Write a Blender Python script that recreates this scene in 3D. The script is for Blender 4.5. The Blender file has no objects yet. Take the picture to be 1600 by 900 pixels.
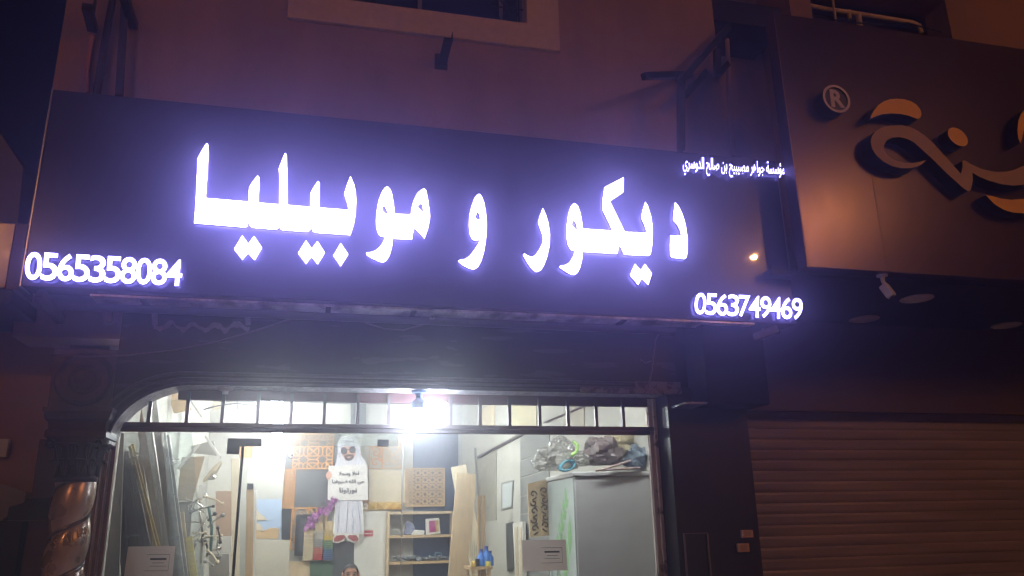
import bpy, bmesh, math, random
from mathutils import Vector, Matrix
from mathutils.geometry import tessellate_polygon

scene = bpy.context.scene
COL = scene.collection
random.seed(7)

# ------------------------------------------------------------------ camera
FPX = 1241.672
AX = Vector((0.97146255, -0.23638026, -0.01961868))   # image right, in world axes
AD = Vector((0.04950723, 0.28296029, -0.95785307))    # image down
AF = Vector((0.23196886, 0.92954712, 0.28658785))     # view direction
CAM = Vector((0.0, -6.0, 1.6))
cd = bpy.data.cameras.new('camera'); cam = bpy.data.objects.new('camera', cd); COL.objects.link(cam)
cd.sensor_width = 36; cd.lens = FPX * 36 / 1600; cd.clip_start = 0.05; cd.clip_end = 500
M = Matrix.Identity(4)
for i in range(3):
    M[i][0], M[i][1], M[i][2], M[i][3] = AX[i], -AD[i], -AF[i], CAM[i]
cam.matrix_world = M
scene.camera = cam

# ------------------------------------------------------------------ world, exposure
SKY_STRENGTH = 0.05
w = bpy.data.worlds.new('World'); scene.world = w; w.use_nodes = True
nt = w.node_tree; nt.nodes.clear()
sky = nt.nodes.new('ShaderNodeTexSky'); sky.sky_type = 'NISHITA'; sky.sun_disc = False
sky.sun_elevation = math.radians(-4.0); sky.sun_rotation = math.radians(200)
bg = nt.nodes.new('ShaderNodeBackground'); bg.inputs['Strength'].default_value = SKY_STRENGTH
wo = nt.nodes.new('ShaderNodeOutputWorld')
tint = nt.nodes.new('ShaderNodeMix'); tint.data_type = 'RGBA'; tint.blend_type = 'MULTIPLY'; tint.inputs[0].default_value = 1.0
tint.inputs[7].default_value = (0.8, 0.5, 1.7, 1)
nt.links.new(sky.outputs[0], tint.inputs[6]); nt.links.new(tint.outputs[2], bg.inputs[0]); nt.links.new(bg.outputs[0], wo.inputs[0])
scene.view_settings.view_transform = 'Standard'; scene.view_settings.look = 'None'
scene.view_settings.gamma = 1; scene.view_settings.exposure = 0; scene.view_settings.use_curve_mapping = False
scene.render.engine = 'CYCLES'
cy = scene.cycles
cy.use_denoising = True; cy.filter_width = 1.25
cy.max_bounces = 8; cy.diffuse_bounces = 3; cy.glossy_bounces = 4; cy.transparent_max_bounces = 16
cy.volume_bounces = 0; cy.use_light_tree = True; cy.sample_clamp_indirect = 6
cy.caustics_reflective = False; cy.caustics_refractive = False

# light levels
LETTER = 24.0; DIGIT = 11.0; LETTER_COL = (0.325, 0.285, 1.0)
HALO = 10.0; SIDE = 0.22
SODIUM = 6200.0; SODIUM_COL = (1.0, 0.40, 0.14)
HAZE = 0.046

# ------------------------------------------------------------------ helpers
def ray(px, py): return AX * (px - 800) + AD * (py - 450) + AF * FPX
def P(px, py, y=None, z=None, x=None):
    """point where the sight line through a photograph pixel meets a real plane of the place"""
    d = ray(px, py)
    if y is not None: t = (y - CAM.y) / d.y
    elif z is not None: t = (z - CAM.z) / d.z
    else: t = (x - CAM.x) / d.x
    return CAM + d * t
def S(r, g, b):
    f = lambda c: (c / 255 / 12.92) if c / 255 <= 0.04045 else ((c / 255 + 0.055) / 1.055) ** 2.4
    return (f(r), f(g), f(b))

class MB:
    def __init__(s): s.v = []; s.f = []; s.m = []
    def add(s, vs, fs, m=0):
        k = len(s.v); s.v += [tuple(v) for v in vs]
        s.f += [tuple(i + k for i in f) for f in fs]; s.m += [m] * len(fs); return s
    def box(s, x0, x1, y0, y1, z0, z1, m=0):
        vs = [(x, y, z) for z in (z0, z1) for y in (y0, y1) for x in (x0, x1)]
        return s.add(vs, [(0, 2, 3, 1), (4, 5, 7, 6), (0, 1, 5, 4), (2, 6, 7, 3), (0, 4, 6, 2), (1, 3, 7, 5)], m)
    def bar(s, a, b, wx, wy=None, m=0, up=(0, 0, 1)):
        a = Vector(a); b = Vector(b); wy = wy or wx; d = (b - a).normalized(); u = Vector(up)
        if abs(d.dot(u)) > 0.95: u = Vector((0, 1, 0))
        r = d.cross(u).normalized(); u = r.cross(d)
        vs = [p + r * sx * wx / 2 + u * sy * wy / 2 for p in (a, b) for sx, sy in ((-1, -1), (1, -1), (1, 1), (-1, 1))]
        return s.add(vs, [(3, 2, 1, 0), (4, 5, 6, 7), (0, 1, 5, 4), (1, 2, 6, 5), (2, 3, 7, 6), (3, 0, 4, 7)], m)
    def tube(s, pts, r, n=10, m=0, cap=True):
        pts = [Vector(p) for p in pts]; rs = r if isinstance(r, (list, tuple)) else [r] * len(pts)
        vs = []; fs = []; pr = None
        for i, p in enumerate(pts):
            d = (pts[min(i + 1, len(pts) - 1)] - pts[max(i - 1, 0)]).normalized()
            if pr is None:
                u = Vector((0, 0, 1)) if abs(d.z) < 0.9 else Vector((0, 1, 0)); pr = d.cross(u).normalized()
            pr = (pr - d * pr.dot(d)).normalized(); q = d.cross(pr)
            for k in range(n):
                a = 2 * math.pi * k / n; vs.append(p + (pr * math.cos(a) + q * math.sin(a)) * rs[i])
        for i in range(len(pts) - 1):
            for k in range(n):
                k2 = (k + 1) % n; fs.append((i * n + k, i * n + k2, (i + 1) * n + k2, (i + 1) * n + k))
        if cap: fs.append(tuple(range(n - 1, -1, -1))); fs.append(tuple((len(pts) - 1) * n + k for k in range(n)))
        return s.add(vs, fs, m)
    def lathe(s, c, prof, n=32, m=0, axis='z'):
        vs = []; fs = []; c = Vector(c)
        for r, h in prof:
            for k in range(n):
                a = 2 * math.pi * k / n; x, y = r * math.cos(a), r * math.sin(a)
                vs.append(c + (Vector((x, y, h)) if axis == 'z' else Vector((x, h, y))))
        for i in range(len(prof) - 1):
            for k in range(n):
                k2 = (k + 1) % n
                q = (i * n + k, i * n + k2, (i + 1) * n + k2, (i + 1) * n + k); fs.append(q if axis == 'z' else q[::-1])
        return s.add(vs, fs, m)
    def blob(s, c, r, n=14, k=9, m=0, jit=0.0, seed=1):
        rnd = random.Random(seed); vs = []; fs = []; r = (r, r, r) if not isinstance(r, (tuple, list)) else r
        for i in range(k + 1):
            t = math.pi * i / k
            for j in range(n):
                a = 2 * math.pi * j / n; q = 1 + jit * (rnd.random() - 0.5)
                vs.append((c[0] + r[0] * q * math.sin(t) * math.cos(a), c[1] + r[1] * q * math.sin(t) * math.sin(a), c[2] + r[2] * q * math.cos(t)))
        for i in range(k):
            for j in range(n):
                j2 = (j + 1) % n; fs.append((i * n + j, (i + 1) * n + j, (i + 1) * n + j2, i * n + j2))
        return s.add(vs, fs, m)
    def prism(s, loops, y0, y1, m=0, mside=None, back=True, to=None, mback=None):
        """loops of (x, z); front at y0 (towards the street), back at y1; to maps (x, y, z)"""
        mside = m if mside is None else mside
        L = [[Vector((p[0], p[1], 0)) for p in lp] for lp in loops]
        def area(lp): return sum(lp[i].x * lp[(i + 1) % len(lp)].y - lp[(i + 1) % len(lp)].x * lp[i].y for i in range(len(lp)))
        if area(L[0]) < 0: L[0].reverse()
        for h in L[1:]:
            if area(h) > 0: h.reverse()
        tris = tessellate_polygon(L); flat = [p for lp in L for p in lp]; n = len(flat)
        mp = to or (lambda x, y, z: (x, y, z))
        vs = [mp(p.x, y0, p.y) for p in flat] + [mp(p.x, y1, p.y) for p in flat]
        ff = []; fb = []
        for t in tris:
            a, b, c = (flat[i] for i in t)
            t = t if (b - a).cross(c - a).z > 0 else t[::-1]
            ff.append(tuple(t)); fb.append(tuple(i + n for i in t[::-1]))
        sd = []; k = 0
        for lp in L:
            for i in range(len(lp)):
                a, b = k + i, k + (i + 1) % len(lp); sd.append((a, a + n, b + n, b))
            k += len(lp)
        kk = len(s.v); s.v += [tuple(v) for v in vs]
        for fs, mm in ((ff, m), (fb if back else [], mside if mback is None else mback), (sd, mside)):
            s.f += [tuple(i + kk for i in f) for f in fs]; s.m += [mm] * len(fs)
        return s

ORG = {}
def mesh_of(name, mb, mats, org=(0, 0, 0), smooth=False):
    me = bpy.data.meshes.new(name); o = Vector(org)
    me.from_pydata([Vector(v) - o for v in mb.v], [], mb.f)
    for m in (mats if isinstance(mats, (list, tuple)) else [mats]): me.materials.append(m)
    me.polygons.foreach_set('material_index', mb.m)
    if smooth:
        me.polygons.foreach_set('use_smooth', [True] * len(me.polygons))
        try: me.set_sharp_from_angle(angle=math.radians(38))
        except Exception: pass
    me.update(); return me
def part(name, mb, mats, parent, smooth=False, bevel=0, label=None):
    root = parent
    org = ORG[root.name]
    o = bpy.data.objects.new(name, mesh_of(name, mb, mats, org, smooth)); COL.objects.link(o); o.parent = parent
    ORG[o.name] = org
    if bevel: bev(o, bevel)
    if label: o['label'] = label
    return o
def bev(o, wd, seg=2):
    b = o.modifiers.new('edge', 'BEVEL'); b.width = wd; b.segments = seg; b.limit_method = 'ANGLE'; b.angle_limit = math.radians(40)
def tag(o, label, cat, group=None, kind=None):
    if label: o['label'] = label
    if cat: o['category'] = cat
    if group: o['group'] = group
    if kind: o['kind'] = kind
    return o
def thing(name, label, cat, loc=(0, 0, 0), group=None):
    o = bpy.data.objects.new(name, None); COL.objects.link(o); o.location = loc; ORG[o.name] = Vector(loc)
    o.empty_display_size = 0.1
    return tag(o, label, cat, group, 'thing')
def single(name, mb, mats, label, cat, group=None, smooth=False, bevel=0, kind=None):
    xs = [v[0] for v in mb.v]; ys = [v[1] for v in mb.v]; zs = [v[2] for v in mb.v]
    org = Vector(((min(xs) + max(xs)) / 2, (min(ys) + max(ys)) / 2, min(zs)))
    o = bpy.data.objects.new(name, mesh_of(name, mb, mats, org, smooth)); COL.objects.link(o); o.location = org; ORG[o.name] = org
    if bevel: bev(o, bevel)
    return tag(o, label, cat, group, kind or 'thing')
def struct(name, mb, mats):
    o = bpy.data.objects.new(name, mesh_of(name, mb, mats)); COL.objects.link(o); o['kind'] = 'structure'; return o
def R2(px0, py0, px1, py1, Y):
    a = P(px0, py0, y=Y); b = P(px1, py1, y=Y); return min(a.x, b.x), max(a.x, b.x), min(a.z, b.z), max(a.z, b.z)
def Q(pts, Y): return [(p.x, p.z) for p in (P(a, b, y=Y) for a, b in pts)]

# ------------------------------------------------------------------ materials
MATS = {}
def mat(name, col, rough=0.6, metal=0.0, var=0.0, scale=8.0, bump=0.0, bscale=60.0, stretch=None, spec=0.5, col2=None, thr=None, coat=0.0, rvar=0.0):
    if name in MATS: return MATS[name]
    m = bpy.data.materials.new(name); m.use_nodes = True; MATS[name] = m
    t = m.node_tree; b = t.nodes['Principled BSDF']; L = t.links.new
    b.inputs['Base Color'].default_value = (*col, 1); b.inputs['Roughness'].default_value = rough
    b.inputs['Metallic'].default_value = metal; b.inputs['Specular IOR Level'].default_value = spec
    b.inputs['Coat Weight'].default_value = coat
    tc = t.nodes.new('ShaderNodeTexCoord'); mp = t.nodes.new('ShaderNodeMapping'); L(tc.outputs['Object'], mp.inputs[0])
    if stretch: mp.inputs['Scale'].default_value = stretch
    if var or col2:
        n = t.nodes.new('ShaderNodeTexNoise'); n.inputs['Scale'].default_value = scale; n.inputs['Detail'].default_value = 6; n.inputs['Roughness'].default_value = 0.62
        L(mp.outputs[0], n.inputs[0]); r = t.nodes.new('ShaderNodeValToRGB'); L(n.outputs[0], r.inputs[0])
        c2 = col2 or tuple(c * (1 - var) for c in col); c1 = col if col2 else tuple(min(1, c * (1 + var * 0.6)) for c in col)
        lo, hi = thr or (0.33, 0.67)
        r.color_ramp.elements[0].position = lo; r.color_ramp.elements[1].position = hi
        r.color_ramp.elements[0].color = (*c2, 1); r.color_ramp.elements[1].color = (*c1, 1); L(r.outputs[0], b.inputs['Base Color'])
    if rvar:
        n = t.nodes.new('ShaderNodeTexNoise'); n.inputs['Scale'].default_value = scale * 1.7; n.inputs['Detail'].default_value = 5
        L(mp.outputs[0], n.inputs[0]); mr = t.nodes.new('ShaderNodeMapRange'); L(n.outputs[0], mr.inputs[0])
        mr.inputs['From Min'].default_value = 0.3; mr.inputs['From Max'].default_value = 0.7
        mr.inputs['To Min'].default_value = max(0.03, rough - rvar); mr.inputs['To Max'].default_value = rough + rvar; L(mr.outputs[0], b.inputs['Roughness'])
    if bump:
        n = t.nodes.new('ShaderNodeTexNoise'); n.inputs['Scale'].default_value = bscale; n.inputs['Detail'].default_value = 5
        L(mp.outputs[0], n.inputs[0]); bp = t.nodes.new('ShaderNodeBump'); bp.inputs['Strength'].default_value = bump; bp.inputs['Distance'].default_value = 0.01
        L(n.outputs[0], bp.inputs['Height']); L(bp.outputs[0], b.inputs['Normal'])
    return m
def emit(name, col, st):
    m = bpy.data.materials.new(name); m.use_nodes = True; t = m.node_tree; t.nodes.clear()
    e = t.nodes.new('ShaderNodeEmission'); e.inputs[0].default_value = (*col, 1); e.inputs[1].default_value = st
    o = t.nodes.new('ShaderNodeOutputMaterial'); t.links.new(e.outputs[0], o.inputs[0]); return m
def glassmat(name, tint=(0.93, 0.95, 0.94), refl=0.9, film=0.0, filmcol=(0.8, 0.8, 0.8), rough=0.02, fscale=3.0):
    m = bpy.data.materials.new(name); m.use_nodes = True; t = m.node_tree; t.nodes.clear(); L = t.links.new
    tr = t.nodes.new('ShaderNodeBsdfTransparent'); tr.inputs[0].default_value = (*tint, 1)
    gl = t.nodes.new('ShaderNodeBsdfGlossy'); gl.inputs['Roughness'].default_value = rough; gl.inputs[0].default_value = (refl, refl, refl, 1)
    fr = t.nodes.new('ShaderNodeFresnel'); fr.inputs[0].default_value = 1.5
    mx = t.nodes.new('ShaderNodeMixShader'); L(fr.outputs[0], mx.inputs[0]); L(tr.outputs[0], mx.inputs[1]); L(gl.outputs[0], mx.inputs[2])
    out = t.nodes.new('ShaderNodeOutputMaterial'); last = mx
    if film:
        df = t.nodes.new('ShaderNodeBsdfDiffuse'); df.inputs[0].default_value = (*filmcol, 1)
        tl = t.nodes.new('ShaderNodeBsdfTranslucent'); tl.inputs[0].default_value = (*filmcol, 1)
        ad = t.nodes.new('ShaderNodeMixShader'); ad.inputs[0].default_value = 0.5; L(df.outputs[0], ad.inputs[1]); L(tl.outputs[0], ad.inputs[2])
        tc = t.nodes.new('ShaderNodeTexCoord'); mp = t.nodes.new('ShaderNodeMapping'); mp.inputs['Rotation'].default_value = (0, 0.5, 0); mp.inputs['Scale'].default_value = (1, 1, 3.2)
        n = t.nodes.new('ShaderNodeTexNoise'); n.inputs['Scale'].default_value = fscale; n.inputs['Detail'].default_value = 7; n.inputs['Roughness'].default_value = 0.7
        L(tc.outputs['Object'], mp.inputs[0]); L(mp.outputs[0], n.inputs[0])
        mr = t.nodes.new('ShaderNodeMapRange'); L(n.outputs[0], mr.inputs[0]); mr.inputs['From Min'].default_value = 0.42; mr.inputs['From Max'].default_value = 0.75
        mr.inputs['To Min'].default_value = film * 0.35; mr.inputs['To Max'].default_value = film * 1.9
        m2 = t.nodes.new('ShaderNodeMixShader'); L(mr.outputs[0], m2.inputs[0]); L(mx.outputs[0], m2.inputs[1]); L(ad.outputs[0], m2.inputs[2]); last = m2
    L(last.outputs[0], out.inputs[0]); return m

wall_m = mat('painted_render', S(176, 148, 142), 0.85, var=0.2, scale=1.6, stretch=(1.6, 1, 0.55), bump=0.25, bscale=45)
wall_r = mat('neighbour_render', S(170, 132, 110), 0.85, var=0.14, scale=2.0, bump=0.25, bscale=45)
stone_m = mat('window_stone', S(226, 204, 190), 0.8, var=0.12, scale=14, bump=0.3, bscale=90)
panel_m = mat('sign_panel', S(60, 54, 84), 0.02, var=0.06, scale=3, spec=0.5)
npanel_m = mat('neighbour_panel', S(76, 54, 52), 0.24, metal=0.35, var=0.04, scale=3, rvar=0.03, stretch=(7, 1, 0.5))
fascia_m = mat('dark_fascia', S(46, 44, 52), 0.26, var=0.1, scale=2.5, rvar=0.025, stretch=(0.5, 1, 3), bump=0.04, bscale=5)
darkm = mat('dark_metal', S(38, 36, 40), 0.4, metal=0.4, var=0.2, scale=9)
steel_m = mat('brushed_steel', S(150, 148, 150), 0.28, metal=0.9, var=0.2, scale=6, stretch=(1, 1, 6))
alu_m = mat('aluminium_frame', S(118, 108, 112), 0.38, metal=0.55, var=0.15, scale=12)
trim_m = mat('mirror_trim', S(226, 220, 220), 0.38, metal=0.6, col2=S(120, 112, 118), scale=2.2, thr=(0.40, 0.6), stretch=(1.6, 1, 1))
archm = mat('silver_paint', S(214, 210, 216), 0.4, metal=0.35, var=0.45, scale=22, bump=0.3, bscale=35)
carve_m = mat('dark_carving', S(78, 62, 62), 0.42, metal=0.35, var=0.4, scale=16, bump=0.35, bscale=30)
bronze_m = mat('bronze_paint', S(206, 184, 168), 0.3, metal=0.5, var=0.3, scale=5, rvar=0.1, bump=0.08, bscale=14)
soffit_m = mat('soffit_panel', S(26, 22, 30), 0.55, var=0.15, scale=3)
shutter_m = mat('shutter_slats', S(158, 146, 156), 0.5, metal=0.15, var=0.3, scale=2.2, stretch=(0.35, 1, 5), bump=0.15, bscale=6, rvar=0.1)
clad_m = mat('dark_cladding', S(44, 38, 46), 0.4, var=0.1, scale=3, rvar=0.06)
white_m = mat('white_paint', S(232, 228, 218), 0.6, var=0.07, scale=4)
offw_m = mat('plaster_white', S(198, 195, 184), 0.8, var=0.1, scale=3, bump=0.1, bscale=30)
cream_m = mat('cream_board', S(222, 206, 176), 0.6, var=0.1, scale=5, stretch=(3, 1, 0.5))
plastic_m = mat('white_plastic', S(232, 226, 222), 0.4, var=0.05)
wood_m = mat('pale_timber', S(205, 172, 128), 0.55, var=0.22, scale=7, stretch=(8, 8, 0.7))
ply_m = mat('plywood', S(214, 188, 150), 0.6, var=0.16, scale=6, stretch=(6, 6, 0.7))
oak_m = mat('cut_wood', S(216, 150, 72), 0.55, var=0.2, scale=9)
pale_lat = mat('pale_cut_wood', S(224, 188, 136), 0.55, var=0.15, scale=9)
gold_m = mat('gold_profile', S(232, 194, 108), 0.25, metal=0.35, var=0.15, scale=8)
slate_m = mat('slate_board', S(92, 92, 92), 0.5, var=0.25, scale=5)
blue_m = mat('blue_slate', S(70, 84, 112), 0.3, var=0.35, scale=6, stretch=(5, 1, 0.8))
grey_m = mat('grey_board', S(172, 168, 158), 0.55, var=0.08, scale=5)
steelgrey_m = mat('cabinet_grey', S(224, 223, 222), 0.38, metal=0.1, var=0.08, scale=3, rvar=0.06)
black_m = mat('black_plastic', S(22, 22, 24), 0.4, var=0.1)
concrete_m = mat('paving', S(206, 200, 192), 0.9, var=0.2, scale=4, bump=0.3)
asphalt_m = mat('asphalt', (0.05, 0.05, 0.052), 0.9, var=0.3, scale=30, bump=0.5, bscale=120)
paper_m = mat('paper', S(226, 218, 212), 0.8, var=0.04)
notice_m = bpy.data.materials.new('thin_notice_paper'); notice_m.use_nodes = True; _t = notice_m.node_tree; _t.nodes.clear()
_d = _t.nodes.new('ShaderNodeBsdfDiffuse'); _d.inputs[0].default_value = (*S(232, 224, 220), 1); _l = _t.nodes.new('ShaderNodeBsdfTranslucent'); _l.inputs[0].default_value = (*S(236, 226, 222), 1)
_m = _t.nodes.new('ShaderNodeMixShader'); _m.inputs[0].default_value = 0.5; _o = _t.nodes.new('ShaderNodeOutputMaterial')
_t.links.new(_d.outputs[0], _m.inputs[1]); _t.links.new(_l.outputs[0], _m.inputs[2]); _t.links.new(_m.outputs[0], _o.inputs[0])
ink_m = mat('ink', S(40, 38, 44), 0.8)
chrome_m = mat('chrome', S(200, 196, 188), 0.18, metal=1.0, var=0.1)
clear_m = glassmat('shop_glass', film=0.026, filmcol=(0.8, 0.82, 0.84))
win_glass = glassmat('window_glass', tint=(0.25, 0.25, 0.3), refl=0.9)
bag_m = glassmat('clear_bag', tint=(0.9, 0.9, 0.88), film=0.45, filmcol=(0.86, 0.84, 0.78), rough=0.15, fscale=9)
sheet_m = glassmat('stacked_glass', tint=(0.9, 0.93, 0.92), film=0.22, filmcol=(0.78, 0.82, 0.84), rough=0.05, fscale=3)

# ------------------------------------------------------------------ ground
g = MB(); g.box(-28, 28, -28, -9.2, -0.4, -0.12); struct('road', g, asphalt_m)
g = MB(); g.box(-28, 28, -9.05, 27, -0.4, 0.0); struct('pavement', g, concrete_m)  # made wide and pale to bounce light up under the soffits
g = MB(); g.box(-28, 28, -9.2, -9.05, -0.4, 0.006); struct('kerb', g, mat('kerb_stone', S(150, 146, 138), 0.8, var=0.15))

# ------------------------------------------------------------------ main building
YW = -0.1
bld = thing('shop_building', 'pink rendered building with a stone framed window above the furniture shop', 'building', (0.7, 3, 0))
mb = MB()
mb.prism([[(-2.03, 2.9), (3.52, 2.9), (3.52, 8.2), (-2.03, 8.2)], [(-0.09, 5.87), (1.65, 5.87), (1.65, 7.3), (-0.09, 7.3)]], YW, 0.15)
mb.box(-2.03, -1.85, 0.15, 7.2, 2.9, 8.2); mb.box(3.35, 3.52, 0.15, 7.2, 3.6, 8.2)
mb.box(-2.03, -1.47, 0.3, 7.2, 0.0, 2.9)
mb.box(-1.85, 3.35, 0.15, 7.2, 8.0, 8.2)
part('wall', mb, wall_m, bld)
mb = MB(); mb.box(3.52, 4.5, 0.5, 0.7, 3.5, 8.2); part('recessed_wall', mb, wall_m, bld)
mb = MB(); mb.box(3.522, 4.3, -0.05, 0.5, 6.25, 6.5); part('ledge', mb, darkm, bld)
mb = MB()
mb.prism([[(-0.39, 5.63), (1.95, 5.63), (1.95, 7.6), (-0.39, 7.6)], [(-0.088, 5.872), (1.648, 5.872), (1.648, 7.298), (-0.088, 7.298)]], YW - 0.04, YW + 0.12)
part('window_surround', mb, stone_m, bld, bevel=0.006)
win = MB(); fr = 0.05
for a in ((-0.088, 1.648, 5.872, 5.9), (-0.088, 1.648, 7.27, 7.298)): win.box(a[0], a[1], 0.03, 0.08, a[2], a[3])
for x in (-0.088, 0.70, 1.44, 1.61): win.box(x, x + 0.035, 0.032, 0.078, 5.9, 7.27)
wo_ = part('window', win, mat('window_aluminium', S(150, 140, 140), 0.5, metal=0.3), bld)
mb = MB(); mb.box(-0.05, 1.61, 0.05, 0.056, 5.9, 7.27); part('pane', mb, win_glass, wo_)
mb = MB(); mb.box(-0.05, 1.61, 0.4, 0.42, 5.8, 7.3); part('curtain', mb, mat('curtain', S(60, 58, 74), 0.9, var=0.3, stretch=(9, 1, 1)), wo_)
mb = MB()
for zc in (5.96, 6.18, 6.4):
    for sgn in (-1, 1):
        pts = [(1.5 + 0.075 * math.cos(a) + (0.03 if sgn > 0 else 0), -0.05, zc + 0.09 * math.sin(a)) for a in [i * math.pi / 9 * 1.4 + (0 if sgn > 0 else math.pi) for i in range(10)]]
        mb.tube(pts, 0.008, 6)
mb.tube([(1.6, -0.05, 5.88), (1.6, -0.05, 7.28)], 0.009, 6); mb.tube([(1.36, -0.05, 6.07), (1.64, -0.05, 6.07)], 0.007, 6)
part('window_grille', mb, black_m, bld, smooth=True)

# interior shell (part of the same building)
XL, XR0, XR1, YB, ZC = -1.36, 2.95, 2.08, 5.5, 3.3
mb = MB(); mb.box(XL, 3.2, YB, YB + 0.15, 0, ZC + 0.4); part('back_wall', mb, offw_m, bld)
mb = MB(); mb.add([(XL, 0.12, 0), (XL, YB, 0), (XL, YB, ZC + .4), (XL, 0.12, ZC + .4), (XL - 0.1, 0.12, 0), (XL - 0.1, YB, 0), (XL - 0.1, YB, ZC + .4), (XL - 0.1, 0.12, ZC + .4)],
   [(0, 1, 2, 3), (7, 6, 5, 4), (0, 4, 5, 1), (3, 2, 6, 7), (0, 3, 7, 4), (1, 5, 6, 2)]); part('side_wall', mb, offw_m, bld)
mb = MB(); mb.add([(XR0, 0.1, 0), (XR1, YB, 0), (XR1, YB, ZC + .4), (XR0, 0.1, ZC + .4), (XR0 + 0.1, 0.1, 0), (XR1 + 0.1, YB, 0), (XR1 + 0.1, YB, ZC + .4), (XR0 + 0.1, 0.1, ZC + .4)],
   [(3, 2, 1, 0), (4, 5, 6, 7), (1, 5, 4, 0), (7, 6, 2, 3), (4, 7, 3, 0), (2, 6, 5, 1)]); part('side_wall', mb, offw_m, bld)
mb = MB(); mb.box(XL, 3.1, 0.1, YB, ZC, ZC + 0.1); part('ceiling', mb, mat('ceiling_grey', S(186, 186, 182), 0.8, var=0.08), bld)
mb = MB(); mb.box(XL, 3.1, 0.05, YB, 0.0, 0.02); part('floor', mb, mat('floor_tiles', S(170, 160, 148), 0.4, var=0.15), bld)
def rwx(y): return XR0 + (XR1 - XR0) * (y - 0.1) / (YB - 0.1)      # inner face of the right wall

# ------------------------------------------------------------------ shop front: fascia, arch, transom, glass
front = thing('glazed_facade', 'glazed shop front with a dark glossy fascia and rounded silver arch', 'shop front', (0.65, 0, 0))
YF = -0.25
# fascia face outline with a rounded lower left corner (arch)
def arch_pts(dx=0, dz=0, n=16):
    x0, z0, x1, z1 = -1.32 + dx, 2.17, -0.80, 2.575 - dz
    return [(x1 - (x1 - x0) * math.cos(t), z0 + (z1 - z0) * math.sin(t)) for t in [i * math.pi / 2 / n for i in range(n + 1)]]
ap = arch_pts()
mb = MB(); mb.prism([[(-1.32, 3.08)] + ap + [(2.76, 2.575), (2.76, 3.08)]], YF, YF + 0.04, back=False); part('fascia_board', mb, fascia_m, front)
# intrados: silver band round the arch and along the soffit
mb = MB(); inner = arch_pts(0.012, 0.012)
path = ap + [(2.78, 2.575)]
for i in range(len(path) - 1):
    (xa, za), (xb, zb) = path[i], path[i + 1]
    d = Vector((xb - xa, zb - za)).normalized(); nx, nz = d.y, -d.x
    a, b = (xa + nx * 0.004, za + nz * 0.004), (xb + nx * 0.004, zb + nz * 0.004); t = 0.03
    mb.add([(a[0], YF + 0.002, a[1]), (b[0], YF + 0.002, b[1]), (b[0], 0.03, b[1]), (a[0], 0.03, a[1]), (a[0] - nx * t, YF + .002, a[1] - nz * t), (b[0] - nx * t, YF + .002, b[1] - nz * t), (b[0] - nx * t, 0.03, b[1] - nz * t), (a[0] - nx * t, 0.03, a[1] - nz * t)],
           [(0, 1, 2, 3), (7, 6, 5, 4), (0, 4, 5, 1), (2, 6, 7, 3)])
part('arch_soffit', mb, archm, front, smooth=True)
mb = MB()
for off, r in ((0.0, 0.011), (0.035, 0.008), (0.07, 0.012)):
    pts = [(x - off * (0.9 if x < -0.81 else 0), YF - 0.004 - 0.006 * (off == 0), z + off) for x, z in ap] + [(x, YF - 0.004 - .006 * (off == 0), 2.575 + off) for x in (0, 1.0, 2.0, 2.79)]
    mb.tube(pts, r, 8)
part('arch_moulding', mb, mat('moulding_paint', S(84, 78, 86), 0.34, metal=0.5, var=0.4, scale=20), front, smooth=True)
mb = MB(); mb.box(1.95, 2.78, YF - 0.05, YF - 0.004, 2.56, 2.60); mb.box(2.40, 2.78, YF - 0.03, YF - 0.004, 2.60, 2.66); part('fascia_moulding', mb, mat('chipped_plaster', S(126, 114, 116), 0.7, col2=S(60, 54, 60), thr=(0.42, 0.5), scale=18, bump=0.6), front, bevel=0.006)
# transom: head rail, door rail and vertical bars
mb = MB()
zr0, zr1 = 2.275, 2.335
mb.box(-1.34, 2.69, -0.03, 0.03, zr0, zr0 + 0.028); mb.box(-1.34, 2.69, -0.045, 0.035, zr0 + 0.03, zr1)
part('door_rail', mb, alu_m, front, bevel=0.003)
mb = MB(); mb.box(-0.95, 2.69, -0.02, 0.03, 2.50, 2.57)
part('head_rail', mb, mat('reddish_rail', S(120, 84, 88), 0.5, metal=0.3, var=0.2), front)
for px in (234, 293, 348, 403, 455, 507, 559, 607, 655, 704, 750, 796, 843, 887, 931, 973):
    x = P(px, 640, y=-0.03).x; mb = MB(); mb.box(x - 0.012, x + 0.012, -0.04, -0.012, zr1, 2.55 if px > 240 else 2.48); part('transom_bar', mb, alu_m, front)
mb = MB(); mb.box(2.60, 2.63, -0.03, 0.03, 0, 2.56); mb.box(2.635, 2.66, -0.05, 0.03, 0, 2.56)
part('jamb', mb, mat('taped_jamb', S(206, 186, 180), 0.6, col2=S(90, 74, 76), thr=(0.35, 0.45), scale=9), front)
mb = MB()
for k, (xa, wd, ya, yb) in enumerate(((-1.335, 0.022, -0.02, 0.03), (-1.362, 0.02, -0.07, -0.03), (-1.388, 0.022, -0.13, -0.085), (-1.41, 0.02, -0.18, -0.14))):
    mb.box(xa, xa + wd, ya, yb, 0, 2.28)
part('jamb', mb, mat('rosy_jamb', S(150, 108, 104), 0.45, metal=0.25, var=0.3, scale=5), front)
xa = P(630, 700, y=0).x; xd = P(372, 800, y=0).x
for a, b in ((-1.31, xd - 0.004), (xd + 0.004, xa - 0.004), (xa + 0.004, 2.6)):
    mb = MB(); mb.box(a, b, 0.0, 0.01, 0.02, zr0); part('glass_pane', mb, clear_m, front)
mb = MB(); mb.box(-1.30, 2.6, 0.0, 0.006, zr1, 2.50); part('transom_glass', mb, glassmat('transom_clear', film=0.015), front)
mb = MB(); mb.box(xa - 0.003, xa + 0.003, -0.002, 0.012, 0.02, zr0); part('glass_joint', mb, mat('silicone', S(205, 208, 204), 0.4), front)
mb = MB(); mb.box(xd - 0.01, xd + 0.008, -0.012, 0.014, 0.02, 2.19)
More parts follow.
